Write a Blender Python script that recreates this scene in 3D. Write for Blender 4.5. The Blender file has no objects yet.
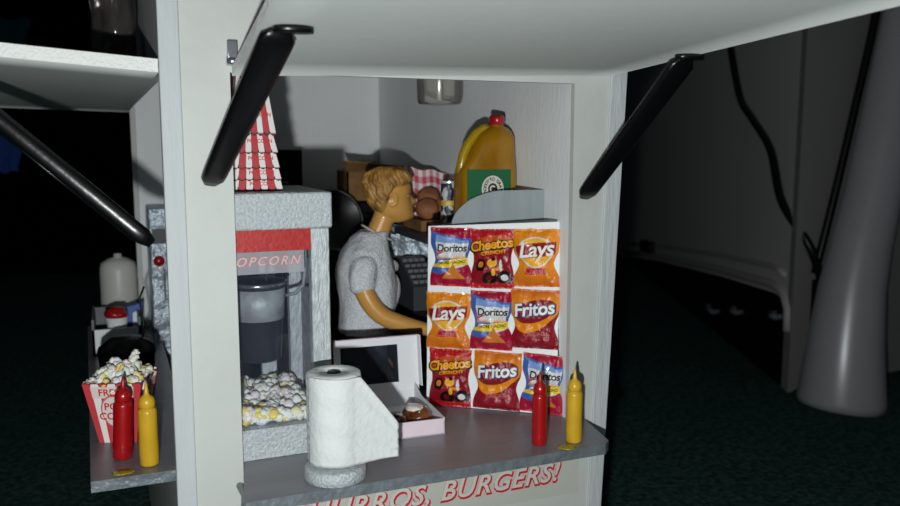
import bpy, bmesh, math, random
from mathutils import Vector, Matrix, noise
from math import sin, cos, pi, radians

# ------------------------------------------------------------------ camera, world, light
S = 0.1            # one centimetre of the miniature is 0.1 Blender units
ZO = 24.0          # camera height over the carpet, cm
scene = bpy.context.scene
COL = scene.collection

def W(p):
    return Vector((p[0] * S, p[1] * S, (p[2] + ZO) * S))

PITCH, YAW = radians(7.5), radians(22.6)
cam_d = bpy.data.cameras.new('camera')
cam = bpy.data.objects.new('camera', cam_d)
COL.objects.link(cam)
cam.location = W((0, 0, 0))
cam.rotation_euler = (pi / 2 - PITCH, 0, -YAW)
cam_d.sensor_width = 36.0
cam_d.lens = 820 / 900 * 36
cam_d.clip_start = 0.02
cam_d.clip_end = 200
cam_d.dof.use_dof = True
cam_d.dof.focus_distance = 3.3
cam_d.dof.aperture_fstop = 1.6
scene.camera = cam

world = bpy.data.worlds.new('world')
scene.world = world
world.use_nodes = True
world.node_tree.nodes['Background'].inputs[0].default_value = (0.55, 0.65, 0.8, 1)
world.node_tree.nodes['Background'].inputs[1].default_value = 0.030

# the phone's flash, just under the lens
FW = Vector((sin(YAW) * cos(PITCH), cos(YAW) * cos(PITCH), -sin(PITCH)))
RT = Vector((cos(YAW), -sin(YAW), 0))
UP = RT.cross(FW)
fl = bpy.data.lights.new('flash', 'POINT')
fl.energy = 380
fl.color = (0.96, 1.0, 0.985)
fl.shadow_soft_size = 0.035
flo = bpy.data.objects.new('flash', fl)
COL.objects.link(flo)
_f = UP * -3.7 + RT * -1.2
flo.location = W(_f)

scene.view_settings.view_transform = 'Standard'
scene.view_settings.look = 'None'
scene.view_settings.exposure = 0.0
scene.view_settings.gamma = 1.0
scene.view_settings.use_curve_mapping = False

# ------------------------------------------------------------------ materials
def lin(h):
    h = h.lstrip('#')
    o = []
    for i in (0, 2, 4):
        c = int(h[i:i + 2], 16) / 255
        o.append(c / 12.92 if c <= 0.04045 else ((c + 0.055) / 1.055) ** 2.4)
    return tuple(o)

def mat(name, col='#808080', rough=0.5, metal=0.0, var=0.0, vscale=6, bump=0.0, bscale=20, coat=0.0,
        vcol=False, emis=None, trans=0.0, stretch=None, col2=None, spec=0.5, sss=0.0, ior=1.45, dist=0.02):
    m = bpy.data.materials.new(name)
    m.use_nodes = True
    nt = m.node_tree
    N, L = nt.nodes, nt.links
    b = N['Principled BSDF']
    c = lin(col) if isinstance(col, str) else col
    b.inputs['Base Color'].default_value = (*c, 1)
    b.inputs['Roughness'].default_value = rough
    b.inputs['Metallic'].default_value = metal
    b.inputs['Coat Weight'].default_value = coat
    b.inputs['Specular IOR Level'].default_value = spec
    b.inputs['Transmission Weight'].default_value = trans
    b.inputs['IOR'].default_value = ior
    if sss:
        b.inputs['Subsurface Weight'].default_value = sss
        b.inputs['Subsurface Radius'].default_value = (0.03, 0.02, 0.01)
    tc = N.new('ShaderNodeTexCoord')
    src = tc.outputs['Object']
    if stretch:
        mp = N.new('ShaderNodeMapping')
        mp.inputs['Scale'].default_value = stretch
        L.new(src, mp.inputs['Vector'])
        src = mp.outputs['Vector']
    if vcol:
        a = N.new('ShaderNodeAttribute')
        a.attribute_name = 'Col'
        L.new(a.outputs['Color'], b.inputs['Base Color'])
    elif var > 0 or col2:
        n = N.new('ShaderNodeTexNoise')
        n.inputs['Scale'].default_value = vscale
        n.inputs['Detail'].default_value = 5
        L.new(src, n.inputs['Vector'])
        r = N.new('ShaderNodeValToRGB')
        c2 = lin(col2) if col2 else tuple(max(0, x * (1 - var)) for x in c)
        r.color_ramp.elements[0].color = (*c2, 1)
        r.color_ramp.elements[1].color = (*c, 1)
        r.color_ramp.elements[0].position = 0.35
        r.color_ramp.elements[1].position = 0.62
        L.new(n.outputs['Fac'], r.inputs['Fac'])
        L.new(r.outputs['Color'], b.inputs['Base Color'])
    if bump > 0:
        n2 = N.new('ShaderNodeTexNoise')
        n2.inputs['Scale'].default_value = bscale
        n2.inputs['Detail'].default_value = 6
        L.new(src, n2.inputs['Vector'])
        bp = N.new('ShaderNodeBump')
        bp.inputs['Strength'].default_value = bump
        bp.inputs['Distance'].default_value = dist
        L.new(n2.outputs['Fac'], bp.inputs['Height'])
        L.new(bp.outputs['Normal'], b.inputs['Normal'])
    return m

def glass(name, tint=(1, 1, 1), gl=0.10, rough=0.03, haze=0.0, hazecol=(0.5, 0.52, 0.55)):
    """thin clear plastic: see-through, mirror-like at a glance, a little milky"""
    m = bpy.data.materials.new(name)
    m.use_nodes = True
    nt = m.node_tree
    N, L = nt.nodes, nt.links
    for n in list(N):
        N.remove(n)
    out = N.new('ShaderNodeOutputMaterial')
    t = N.new('ShaderNodeBsdfTransparent')
    t.inputs[0].default_value = (*tint, 1)
    d = N.new('ShaderNodeBsdfDiffuse')
    d.inputs[0].default_value = (*hazecol, 1)
    m0 = N.new('ShaderNodeMixShader')
    m0.inputs[0].default_value = haze
    L.new(t.outputs[0], m0.inputs[1])
    L.new(d.outputs[0], m0.inputs[2])
    g = N.new('ShaderNodeBsdfGlossy')
    g.inputs['Roughness'].default_value = rough
    fr = N.new('ShaderNodeFresnel')
    fr.inputs[0].default_value = 1.45
    mx = N.new('ShaderNodeMixShader')
    L.new(fr.outputs[0], mx.inputs[0])
    L.new(m0.outputs[0], mx.inputs[1])
    L.new(g.outputs[0], mx.inputs[2])
    L.new(mx.outputs[0], out.inputs[0])
    return m

M = {}
M['cream'] = mat('cream_paint', '#bec1be', 0.6, var=0.05, vscale=3, bump=0.15, bscale=14)
M['trim'] = mat('white_trim_wood', '#b9bec0', 0.65, var=0.06, vscale=14, bump=0.3, bscale=60, stretch=(1, 1, 0.12))
M['inwall'] = mat('inner_wall_paint', '#e6e8ea', 0.6, var=0.03, vscale=5, bump=0.12, bscale=60, stretch=(1, 1, 0.25))
M['awning'] = mat('white_foam_board', '#b6bab9', 0.7, var=0.03, vscale=2, bump=0.06, bscale=30)
M['edge'] = mat('cut_board_edge', '#e6e8e6', 0.8, bump=0.6, bscale=90)
M['counter'] = mat('grey_counter_paint', '#85858b', 0.36, metal=0.25, var=0.2, vscale=5, bump=0.12, bscale=30, stretch=(0.3, 1, 1))
M['counter_edge'] = mat('silver_counter_edge', '#7f878d', 0.4, metal=0.4, var=0.25, vscale=18, bump=0.3, bscale=40)
M['strut'] = mat('black_plastic_strut', '#08080a', 0.28, bump=0.08, bscale=20, spec=0.5)
M['glitter'] = mat('silver_brushed_paint', '#b9c0c4', 0.5, metal=0.15, var=0.16, vscale=80, bump=0.55, bscale=95, dist=0.02)
M['glitterv'] = mat('silver_streaked_paint', '#b9c0c4', 0.5, metal=0.15, var=0.2, vscale=70, bump=0.6, bscale=80, stretch=(1, 1, 0.3), dist=0.02)
M['silver'] = mat('smooth_silver_paint', '#838c90', 0.6, metal=0.1, var=0.12, vscale=20, bump=0.2, bscale=50, stretch=(1, 1, 0.2))
M['steel'] = mat('steel', '#bfc5ca', 0.22, metal=0.9)
M['kettle'] = mat('grey_kettle', '#a5abb0', 0.5, metal=0.15, var=0.35, vscale=9, bump=0.3, bscale=20)
M['darkkettle'] = mat('dark_kettle', '#33353d', 0.3, metal=0.3, var=0.3, vscale=8)
M['red'] = mat('red_paint', '#a50e0b', 0.5, bump=0.15, bscale=40)
M['redgloss'] = mat('red_ketchup_plastic', '#9a0c13', 0.28, coat=0.5, bump=0.12, bscale=14)
M['yelgloss'] = mat('yellow_mustard_plastic', '#cda225', 0.32, coat=0.4, var=0.12, vscale=14, bump=0.12, bscale=14)
M['pane'] = glass('clear_pane', (0.97, 0.98, 0.99), haze=0.02, hazecol=(0.35, 0.4, 0.6))
M['signpane'] = glass('milky_pane', (0.9, 0.9, 0.92), haze=0.42, rough=0.2, hazecol=(0.5, 0.5, 0.55))
M['cupplastic'] = glass('translucent_cup_plastic', (0.97, 0.96, 0.94), haze=0.16, rough=0.12, hazecol=(0.7, 0.66, 0.6))
M['bagplastic'] = glass('dark_clear_bag', (0.45, 0.42, 0.42), haze=0.12, rough=0.12, hazecol=(0.3, 0.27, 0.26))
M['white'] = mat('white_card', '#e9ebed', 0.6, bump=0.25, bscale=40)
M['towel'] = mat('white_paper_towel', '#cfd3d3', 0.95, spec=0.1, bump=0.35, bscale=45, dist=0.015)
M['boxpink'] = mat('pale_pink_card', '#dccbd6', 0.6, var=0.08, vscale=10)
M['boxwhite'] = mat('white_box_card', '#dedfe4', 0.55)
M['black'] = mat('black_metal', '#0a0a0c', 0.35, spec=0.4)
M['blackmatte'] = mat('matt_black', '#0b0b0d', 0.7, spec=0.2, var=0.4, vscale=6)
M['vc'] = mat('printed_foil_bag', vcol=True, rough=0.26, coat=0.6, bump=0.6, bscale=20, dist=0.03)
M['vcmatte'] = mat('printed_card', vcol=True, rough=0.65)
M['vckernel'] = mat('popped_corn', vcol=True, rough=0.75, bump=0.3, bscale=40)
M['skin'] = mat('tan_doll_plastic', '#d09a50', 0.36, sss=0.12, coat=0.15)
M['hair'] = mat('painted_blond_hair', '#c0904a', 0.42, col2='#7a5222', vscale=14, bump=0.6, bscale=20)
M['shirt'] = mat('heather_grey_knit', '#e2e6ee', 0.9, var=0.22, vscale=90, bump=0.6, bscale=110, spec=0.1, dist=0.02)
M['shirtrim'] = mat('white_neck_trim', '#c9c3b8', 0.8)
M['pants'] = mat('dark_grey_trousers', '#35383e', 0.85, var=0.2, vscale=20, bump=0.4, bscale=50)
M['shoe'] = mat('black_shoe', '#101012', 0.4)
M['eyewhite'] = mat('eye_white', '#d8d0c0', 0.4)
M['eyedark'] = mat('eye_dark', '#1c120a', 0.4)
M['lip'] = mat('lip', '#93502c', 0.5)
M['amber'] = mat('amber_oil', '#b58512', 0.22, coat=0.3, trans=0.15, col2='#8a5a06', vscale=3, stretch=(1, 1, 0.6))
M['ambery'] = mat('yellow_clear_handle', '#b59410', 0.25, coat=0.4, trans=0.25)
M['green'] = mat('green_label_paper', '#0a5a32', 0.6)
M['labelw'] = mat('label_white', '#c9c6bc', 0.6)
M['labelk'] = mat('label_black', '#0c0c0c', 0.6)
M['bread'] = mat('brown_bun', '#a56f4c', 0.6, col2='#7c4a2e', vscale=8, bump=0.3, bscale=20)
M['cardboard'] = mat('brown_cardboard', '#8d6b3f', 0.75, col2='#6e4f2a', vscale=8, bump=0.2, bscale=40)
M['foil'] = mat('crinkled_foil', '#d2e0ee', 0.4, metal=0.6, bump=1.0, bscale=9, dist=0.08)
M['choc'] = mat('chocolate_glaze', '#4a2712', 0.2, coat=0.6, col2='#2a140a', vscale=14, bump=0.6, bscale=18)
M['caramel'] = mat('caramel_glaze', '#8a4d20', 0.22, coat=0.6, col2='#4b230c', vscale=12, bump=0.5, bscale=18)
M['icing'] = mat('white_icing', '#d8d0c8', 0.35, coat=0.3, bump=0.4, bscale=20)
M['grey'] = mat('grey_plastic', '#6c7076', 0.5, var=0.2, vscale=20)
M['darkgrey'] = mat('dark_grey_plastic', '#3a3d41', 0.5)
M['blue'] = mat('blue_card', '#2a58a8', 0.5)
M['milk'] = mat('milky_plastic_bottle', '#cfcfc8', 0.4, trans=0.1)
M['redtext'] = mat('red_lettering', '#c4232c', 0.5)
M['textwhite'] = mat('white_lettering', '#e8e6e0', 0.45)
M['textblack'] = mat('black_lettering', '#0c0a0a', 0.45)
M['textyellow'] = mat('yellow_lettering', '#f0a81c', 0.4)
M['textnavy'] = mat('navy_lettering', '#20306e', 0.45)
M['textgrey'] = mat('silver_lettering', '#b9b4b6', 0.5)
M['textpale'] = mat('pale_lettering', '#c4c6c0', 0.6)
M['textpink'] = mat('pink_lettering', '#c06a6e', 0.5)
M['paper'] = mat('aged_sign_paper', '#b9bab2', 0.7, var=0.06, vscale=3)
M['smear'] = mat('dried_mustard', '#8f8408', 0.3, coat=0.4)
M['carpet'] = mat('dark_green_carpet', '#46625c', 1.0, spec=0.02, col2='#22403a', vscale=22, bump=0.8, bscale=40, dist=0.08)
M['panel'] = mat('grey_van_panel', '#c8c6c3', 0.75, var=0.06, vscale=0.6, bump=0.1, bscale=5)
M['panel_dimmed'] = mat('dimmed_van_panel', '#8a8987', 0.75, var=0.06, vscale=0.6)  # same panel, colour darkened to offset the stronger flash light on the return
M['lip_panel'] = mat('grey_panel_lip', '#b0aeaa', 0.6)
M['tube'] = mat('silver_grey_tube', '#b0b0b4', 0.32, metal=0.15, var=0.08, vscale=1.0)
M['nearblack'] = mat('near_black_wall', '#050506', 0.9, spec=0.0)
M['teal'] = mat('teal_cloth', '#2d6f74', 0.9)
M['navy'] = mat('blue_cloth', '#2c4f9e', 0.9)

# ------------------------------------------------------------------ mesh helpers (all in cm)
class Mesh:
    def __init__(s):
        s.bm = bmesh.new()
        s.cl = s.bm.verts.layers.float_color.new('Col')

    def add(s, verts, faces, mi=0, smooth=False, cols=None):
        vs = [s.bm.verts.new(v) for v in verts]
        if cols:
            for v, c in zip(vs, cols):
                v[s.cl] = (*c, 1)
        out = []
        for f in faces:
            try:
                fc = s.bm.faces.new([vs[i] for i in f])
                fc.material_index = mi
                fc.smooth = smooth
                out.append(fc)
            except ValueError:
                pass
        return vs, out

    def hexa(s, p, mi=0, bev=0.0, seg=2):
        vs, fs = s.add(p, [(0, 3, 2, 1), (4, 5, 6, 7), (0, 1, 5, 4), (1, 2, 6, 5), (2, 3, 7, 6), (3, 0, 4, 7)], mi)
        if bev > 0:
            es = list({e for f in fs for e in f.edges})
            r = bmesh.ops.bevel(s.bm, geom=es, offset=bev, segments=seg, affect='EDGES', profile=0.5)
            for f in r['faces']:
                f.material_index = mi
                f.smooth = True
        return vs

    def box(s, x0, x1, y0, y1, z0, z1, mi=0, bev=0.0, seg=2):
        return s.hexa([(x0, y0, z0), (x1, y0, z0), (x1, y1, z0), (x0, y1, z0),
                       (x0, y0, z1), (x1, y0, z1), (x1, y1, z1), (x0, y1, z1)], mi, bev, seg)

    def loft(s, rings, mi=0, smooth=True, cap=True, closed=True):
        n = len(rings[0])
        vs = [v for r in rings for v in r]
        fs = []
        for i in range(len(rings) - 1):
            for j in range(n if closed else n - 1):
                k = (j + 1) % n
                fs.append((i * n + j, i * n + k, (i + 1) * n + k, (i + 1) * n + j))
        if cap:
            fs.append(tuple(reversed(range(n))))
            fs.append(tuple((len(rings) - 1) * n + j for j in range(n)))
        return s.add(vs, fs, mi, smooth)

    def lathe(s, prof, c=(0, 0, 0), seg=28, mi=0, cap=True, wob=0):
        rings = []
        for r, z in prof:
            rings.append([(c[0] + r * cos(2 * pi * k / seg), c[1] + r * sin(2 * pi * k / seg), c[2] + z) for k in range(seg)])
        return s.loft(rings, mi, True, cap)

    def tube(s, pts, r, seg=10, mi=0, flat=1.0):
        pts = [Vector(p) for p in pts]
        rr = r if isinstance(r, (list, tuple)) else [r] * len(pts)
        rings = []
        ref = None
        for i, p in enumerate(pts):
            a = pts[max(i - 1, 0)]
            b = pts[min(i + 1, len(pts) - 1)]
            d = (b - a).normalized()
            if ref is None:
                ref = Vector((0, 0, 1)) if abs(d.z) < 0.9 else Vector((1, 0, 0))
            u = (ref - d * ref.dot(d)).normalized()
            ref = u
            v = d.cross(u)
            rings.append([tuple(p + (u * cos(2 * pi * k / seg) * flat + v * sin(2 * pi * k / seg)) * rr[i]) for k in range(seg)])
        return s.loft(rings, mi, True, True)

    def prism(s, poly, ext, mi=0, bev=0.0, smooth=False):
        n = len(poly)
        e = Vector(ext)
        vs = [tuple(Vector(p)) for p in poly] + [tuple(Vector(p) + e) for p in poly]
        fs = [tuple(reversed(range(n))), tuple(range(n, 2 * n))]
        for i in range(n):
            j = (i + 1) % n
            fs.append((i, j, n + j, n + i))
        v, f = s.add(vs, fs, mi, smooth)
        if bev > 0:
            es = list({e2 for e2 in f[0].edges} | {e2 for e2 in f[1].edges})
            r = bmesh.ops.bevel(s.bm, geom=es, offset=bev, segments=3, affect='EDGES', profile=0.5)
            for q in r['faces']:
                q.smooth = True
        return v

    def grid(s, fn, nu, nv, mi=0, smooth=True, colfn=None):
        vs, cs = [], []
        for j in range(nv + 1):
            for i in range(nu + 1):
                u, v = i / nu, j / nv
                vs.append(fn(u, v))
                if colfn:
                    cs.append(colfn(u, v))
        fs = [(j * (nu + 1) + i, j * (nu + 1) + i + 1, (j + 1) * (nu + 1) + i + 1, (j + 1) * (nu + 1) + i)
              for j in range(nv) for i in range(nu)]
        return s.add(vs, fs, mi, smooth, cs if colfn else None)

    def blob(s, c, r, mi=0, sub=2, amp=0.15, fr=1.5, sc=(1, 1, 1), col=None, seed=0):
        t = bmesh.new()
        bmesh.ops.create_icosphere(t, subdivisions=sub, radius=1)
        vs = []
        for v in t.verts:
            k = 1 + amp * noise.noise(v.co * fr + Vector((seed * 7.3, seed * 3.1, seed)))
            vs.append((c[0] + v.co.x * r * k * sc[0], c[1] + v.co.y * r * k * sc[1], c[2] + v.co.z * r * k * sc[2]))
        fs = [tuple(v.index for v in f.verts) for f in t.faces]
        t.free()
        return s.add(vs, fs, mi, True, [col] * len(vs) if col else None)

    def merge(s, o, fn=None, mi=0):
        vs, fs = o
        s.add([fn(v) if fn else v for v in vs], fs, mi)

BASE = {}

def finish(o, label=None, cat=None, group=None, kind=None):
    if label:
        o['label'] = label
    if cat:
        o['category'] = cat
    if group:
        o['group'] = group
    if kind:
        o['kind'] = kind
    return o

def thing(name, loc, label, cat, group=None, rot=0.0, world=False):
    """Empty at a thing's base. world=True: its parts are written in scene cm."""
    o = bpy.data.objects.new(name, None)
    o.empty_display_size = 0.1
    COL.objects.link(o)
    o.location = W(loc)
    o.rotation_euler = (0, 0, rot)
    BASE[o] = Vector(loc) if world else Vector((0, 0, 0))
    return finish(o, label, cat, group)

def build(name, m, mats, parent=None, flatsh=False):
    me = bpy.data.meshes.new(name)
    bmesh.ops.recalc_face_normals(m.bm, faces=m.bm.faces[:])
    if parent is not None:
        base = BASE[parent]
    else:
        xs = [v.co for v in m.bm.verts]
        base = Vector(((min(v.x for v in xs) + max(v.x for v in xs)) / 2,
                       (min(v.y for v in xs) + max(v.y for v in xs)) / 2, min(v.z for v in xs)))
    for v in m.bm.verts:
        v.co = (v.co - base) * S
    m.bm.to_mesh(me)
    m.bm.free()
    for k in (mats if isinstance(mats, (list, tuple)) else [mats]):
        me.materials.append(M[k])
    o = bpy.data.objects.new(name, me)
    COL.objects.link(o)
    if parent is not None:
        o.parent = parent
    else:
        o.location = W(base)
    BASE[o] = base
    return o

KIDS = {}
def children(o):
    return [c for c in COL.objects if c.parent == o]

def dup(o, parent=None):
    c = o.copy()
    COL.objects.link(c)
    c.parent = parent
    for ch in children(o):
        dup(ch, c)
    return c

def subdivided(o, lv):
    md = o.modifiers.new('subsurf', 'SUBSURF')
    md.levels = lv
    md.render_levels = lv
    return o

def txt(s, size, shear=0.0, off=0.0, space=1.0, align='CENTER', res=3, xs=1.0):
    """lettering as flat polygons, centred on its own middle height, in cm"""
    cu = bpy.data.curves.new('t', 'FONT')
    cu.body = s
    cu.size = size
    cu.shear = shear
    cu.offset = off
    cu.space_character = space
    cu.align_x = align
    cu.align_y = 'CENTER'
    cu.resolution_u = res
    ob = bpy.data.objects.new('t', cu)
    COL.objects.link(ob)
    dg = bpy.context.evaluated_depsgraph_get()
    me = ob.evaluated_get(dg).to_mesh()
    vs = [(v.co.x * xs, v.co.y) for v in me.vertices]
    fs = [tuple(p.vertices) for p in me.polygons]
    ob.evaluated_get(dg).to_mesh_clear()
    bpy.data.objects.remove(ob)
    bpy.data.curves.remove(cu)
    return vs, fs

def on_plane(o, ex, ez, n, d=0.0):
    o, ex, ez, n = Vector(o), Vector(ex), Vector(ez), Vector(n)
    return lambda v: tuple(o + ex * v[0] + ez * v[1] + n * d)

R = random.Random(5)

# ================================================================== THE SETTING
# carpet
m = Mesh()
def cf(u, v):
    x, y = -140 + 320 * u, -30 + 300 * v
    return (x, y, -24 + 0.12 * noise.noise(Vector((x, y, 0)) * 0.8))
m.grid(cf, 160, 150)
finish(build('floor', m, 'carpet'), 'dark green carpet under the toy stand', kind='structure')

# return of the panel wall behind the silver tube
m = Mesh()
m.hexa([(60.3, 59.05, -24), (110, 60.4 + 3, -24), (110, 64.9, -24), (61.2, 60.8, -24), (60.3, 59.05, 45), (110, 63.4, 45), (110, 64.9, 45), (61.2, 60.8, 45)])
finish(build('wall_front', m, 'panel_dimmed'), 'grey panel wall behind the silver tube', kind='structure')

# grey inner panel wall on the right, with a dark opening at its foot
P0 = Vector((59.4, 57, 0)); WD = Vector((.423, .906, 0)); WN = Vector((-.906, .423, 0))   # WN points to the viewer side
def wp(s, z, d=0.0):
    return tuple(P0 + WD * s + WN * d + Vector((0, 0, z)))
m = Mesh()
hole = [(-1.0, -24), (-1.2, -18.0), (-0.6, -16.2), (1.0, -15.3), (4, -15.0), (8.6, -15.1), (27, -16.4), (45, -18.0), (62, -19.5), (75, -20.9), (95, -23), (96, -24)]
hole[0] = (3.6, -24); hole[1] = (3.6, -18.0); hole[2] = (3.9, -16.4); hole[3] = (5.0, -15.3); hole[4] = (6.6, -15.0)
poly = [(2.5, -24)] + hole + [(150, -24), (150, 45), (2.5, 45)]
m.prism([wp(a, b) for a, b in poly], WN * -0.12)
finish(build('wall_right', m, 'panel'), 'grey panel wall with a dark opening at its foot', kind='structure')
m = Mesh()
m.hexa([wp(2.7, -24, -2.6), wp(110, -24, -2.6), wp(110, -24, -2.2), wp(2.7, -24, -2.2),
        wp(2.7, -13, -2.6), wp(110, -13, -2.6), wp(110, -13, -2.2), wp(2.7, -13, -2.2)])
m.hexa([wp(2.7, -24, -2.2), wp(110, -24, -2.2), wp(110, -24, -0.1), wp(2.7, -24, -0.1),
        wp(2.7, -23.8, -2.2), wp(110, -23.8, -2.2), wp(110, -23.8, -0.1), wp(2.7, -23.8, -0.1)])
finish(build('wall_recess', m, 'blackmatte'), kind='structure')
m = Mesh()
m.box(-160, 125, 168, 170, -24, 70)  # backdrop added so the ambient world colour stays out of view
finish(build('wall_backdrop', m, 'nearblack'), 'black backdrop wall added far behind the toy stand', kind='structure')
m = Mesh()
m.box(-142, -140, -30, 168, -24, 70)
finish(build('wall_left', m, 'nearblack'), 'black wall on the left of the dark room', kind='structure')
m = Mesh()
lipp = [(a, b + 0.9) for a, b in hole[1:11]]
lipp[0] = (2.9, -18); lipp[1] = (3.1, -15.9); lipp[2] = (4.4, -14.5); lipp[3] = (6.4, -14.2)
m.tube([wp(a, b, 0.1) for a, b in lipp], 0.45, 8)
m.tube([wp(a, b + 1.8, 0.05) for a, b in lipp[2:]], 0.3, 8)
finish(build('trim_1', m, 'lip_panel'), kind='structure')

# ================================================================== THE TOY STAND
FX0, FX1 = 1.5, 20.66        # front face
stand = thing('concession_stand', (11, 43, -24), 'white miniature concession stand with open serving hatches on two sides', 'toy stand', world=True)
ZT = 7.6
def rect_part(name, a, mt='cream', bev=0.0, lab=None):
    m = Mesh()
    m.box(*a, bev=bev)
    o = build(name, m, mt, stand)
    if lab:
        o['label'] = lab
    return o
# front wall: one panel with the hatch cut out
m = Mesh()
y0, y1 = 30.0, 30.3
def skew(xa0, xa1, xb0, xb1, ya_, yb_, z0_, z1_):
    return [(xa0, ya_, z0_), (xa1, ya_, z0_), (xa1, yb_, z0_), (xa0, yb_, z0_), (xb0, ya_, z1_), (xb1, ya_, z1_), (xb1, yb_, z1_), (xb0, yb_, z1_)]
m.box(2.3, 4.14, y0, y1, -23, ZT)
m.hexa(skew(18.1, 18.95, 18.1, 20.05, y0, y1, -23, ZT))
m.box(4.14, 18.1, y0, y1, 2.53, ZT)
m.box(4.14, 18.1, y0, y1, -23, -12.35)
build('front_wall', m, 'cream', stand)
m = Mesh(); m.hexa(skew(1.74, 2.42, 1.8, 2.5, 29.9, 30.35, -23, ZT), bev=.04)
build('corner_trim', m, 'trim', stand)['label'] = 'left corner trim strip'
m = Mesh(); m.hexa(skew(18.90, 19.58, 20.0, 20.82, 29.9, 30.35, -23, ZT), bev=.04)
build('corner_trim', m, 'trim', stand)['label'] = 'right corner trim strip'
m = Mesh()
m.box(18.1, 18.3, 30.31, 57, -23, ZT)
m.hexa(skew(18.95, 19.25, 20.1, 20.45, 30.36, 57, -23, ZT))
m.box(18.3, 19.0, 56.8, 57, -23, ZT)
build('right_wall', m, 'inwall', stand)
rect_part('back_wall', (1.8, 18.1, 56.7, 57.0, -23, ZT), 'inwall')
m = Mesh()
m.box(1.82, 2.05, 30.36, 31.0, -23, ZT)
m.box(1.5, 1.79, 56.1, 57.2, -23, ZT)
m.hexa(skew(1.82, 2.05, 1.82, 2.05, 31.0, 31.01, 2.45, ZT))
m.hexa([(1.82, 31, 2.45), (2.05, 31, 2.45), (1.75, 56.1, 2.45), (1.5, 56.1, 2.45), (1.82, 31, ZT), (2.05, 31, ZT), (1.75, 56.1, ZT), (1.5, 56.1, ZT)])
m.hexa([(1.82, 31, -23), (2.05, 31, -23), (1.75, 56.1, -23), (1.5, 56.1, -23), (1.82, 31, -12.35), (2.05, 31, -12.35), (1.75, 56.1, -12.35), (1.5, 56.1, -12.35)])
build('left_wall', m, 'cream', stand)
rect_part('floor_panel', (1.8, 18.1, 30.3, 56.7, -23.0, -22.5), 'grey')
rect_part('roof_panel', (1.5, 20.6, 29.9, 57.2, ZT, ZT + 0.4), 'awning')
m = Mesh()
m.box(2.2, 18.8, 31, 56, -24, -23)
build('chassis', m, 'black', stand)
m = Mesh()
m.box(11.35, 13.75, 56.62, 56.7, 0.6, 1.7, bev=0.02)
build('wall_plate', m, 'inwall', stand)

# counters
def counter(name, poly, z, th, lab):
    m = Mesh()
    pv = [(a, b, z - th) for a, b in poly]
    n = len(pv)
    vs = pv + [(a, b, z) for a, b in poly]
    m.add(vs, [tuple(range(n, 2 * n))], 0)
    m.add(vs, [tuple(reversed(range(n)))] + [(i, (i + 1) % n, n + (i + 1) % n, n + i) for i in range(n)], 1)
    bmesh.ops.remove_doubles(m.bm, verts=m.bm.verts[:], dist=1e-5)
    o = build(name, m, ['counter', 'counter_edge'], stand)
    o['label'] = lab
    return o
CZ = -11.92
counter('counter', [(3.75, 26.83), (17.95, 26.83), (18.3, 27.15), (18.8, 29.85), (18.05, 29.85), (18.05, 36.5), (1.8, 36.5), (1.8, 30.32), (4.16, 30.32), (4.16, 29.9), (4.02, 29.2)], CZ, 0.42, 'dark grey front serving counter')
counter('counter', [(-1.1, 30.75), (1.80, 30.75), (1.80, 31.05), (2.6, 31.05), (2.6, 56), (1.48, 56), (1.48, 58.5), (-1.7, 58.5)], CZ - 0.01, 0.42, 'dark grey side serving shelf')
m = Mesh()
m.tube([(3.72, 26.9, -12.3), (3.95, 28.4, -12.35), (3.98, 29.95, -12.6)], 0.14, 8)
build('counter_bracket', m, 'counter_edge', stand)

# awnings, bilinear sheets with a real thickness
def awning(c, th, lab, n=10, warp=0.0):
    """c: near-left, near-right, far-right, far-left corners of the underside"""
    c = [Vector(p) for p in c]
    def f(u, v, d=0.0):
        p = (c[0] * (1 - u) + c[1] * u) * (1 - v) + (c[3] * (1 - u) + c[2] * u) * v
        w = warp * sin(pi * u) * (1 - v)
        return Vector((p.x, p.y, p.z + d + w))
    m = Mesh()
    m.grid(lambda u, v: f(u, v), n, n, 0)
    m.grid(lambda u, v: f(u, v, th), n, n, 0)
    def jag(i, j):
        return 0.03 * noise.noise(Vector((i * 3.1, j * 2.3, th)))
    for (a, b) in (((0, 0), (1, 0)), ((1, 0), (1, 1)), ((1, 1), (0, 1)), ((0, 1), (0, 0))):
        k = 40
        def e(u, v, a=a, b=b):
            uu = a[0] + (b[0] - a[0]) * u
            vv = a[1] + (b[1] - a[1]) * u
            p = f(uu, vv, th * v)
            return tuple(p + Vector((jag(u * 50, v), jag(u * 50 + 9, v), 0)) * (1 if 0 < v < 1 else 0))
        m.grid(e, k, 2, 1, smooth=False)
    bmesh.ops.remove_doubles(m.bm, verts=m.bm.verts[:], dist=1e-4)
    o = build('awning', m, ['awning', 'edge'], stand)
    o['label'] = lab
    return o
awning([(4.2, 12.5, 5.4), (19.95, 12.5, 3.95), (19.95, 29.95, 2.92), (4.2, 29.95, 2.4)], 0.32, 'raised white front awning panel')
awning([(-9.5, 30.2, 3.25), (1.78, 30.2, 2.46), (1.46, 57.5, 2.1), (-9.5, 57.5, 2.35)], 0.45, 'raised white side awning panel')

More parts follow.
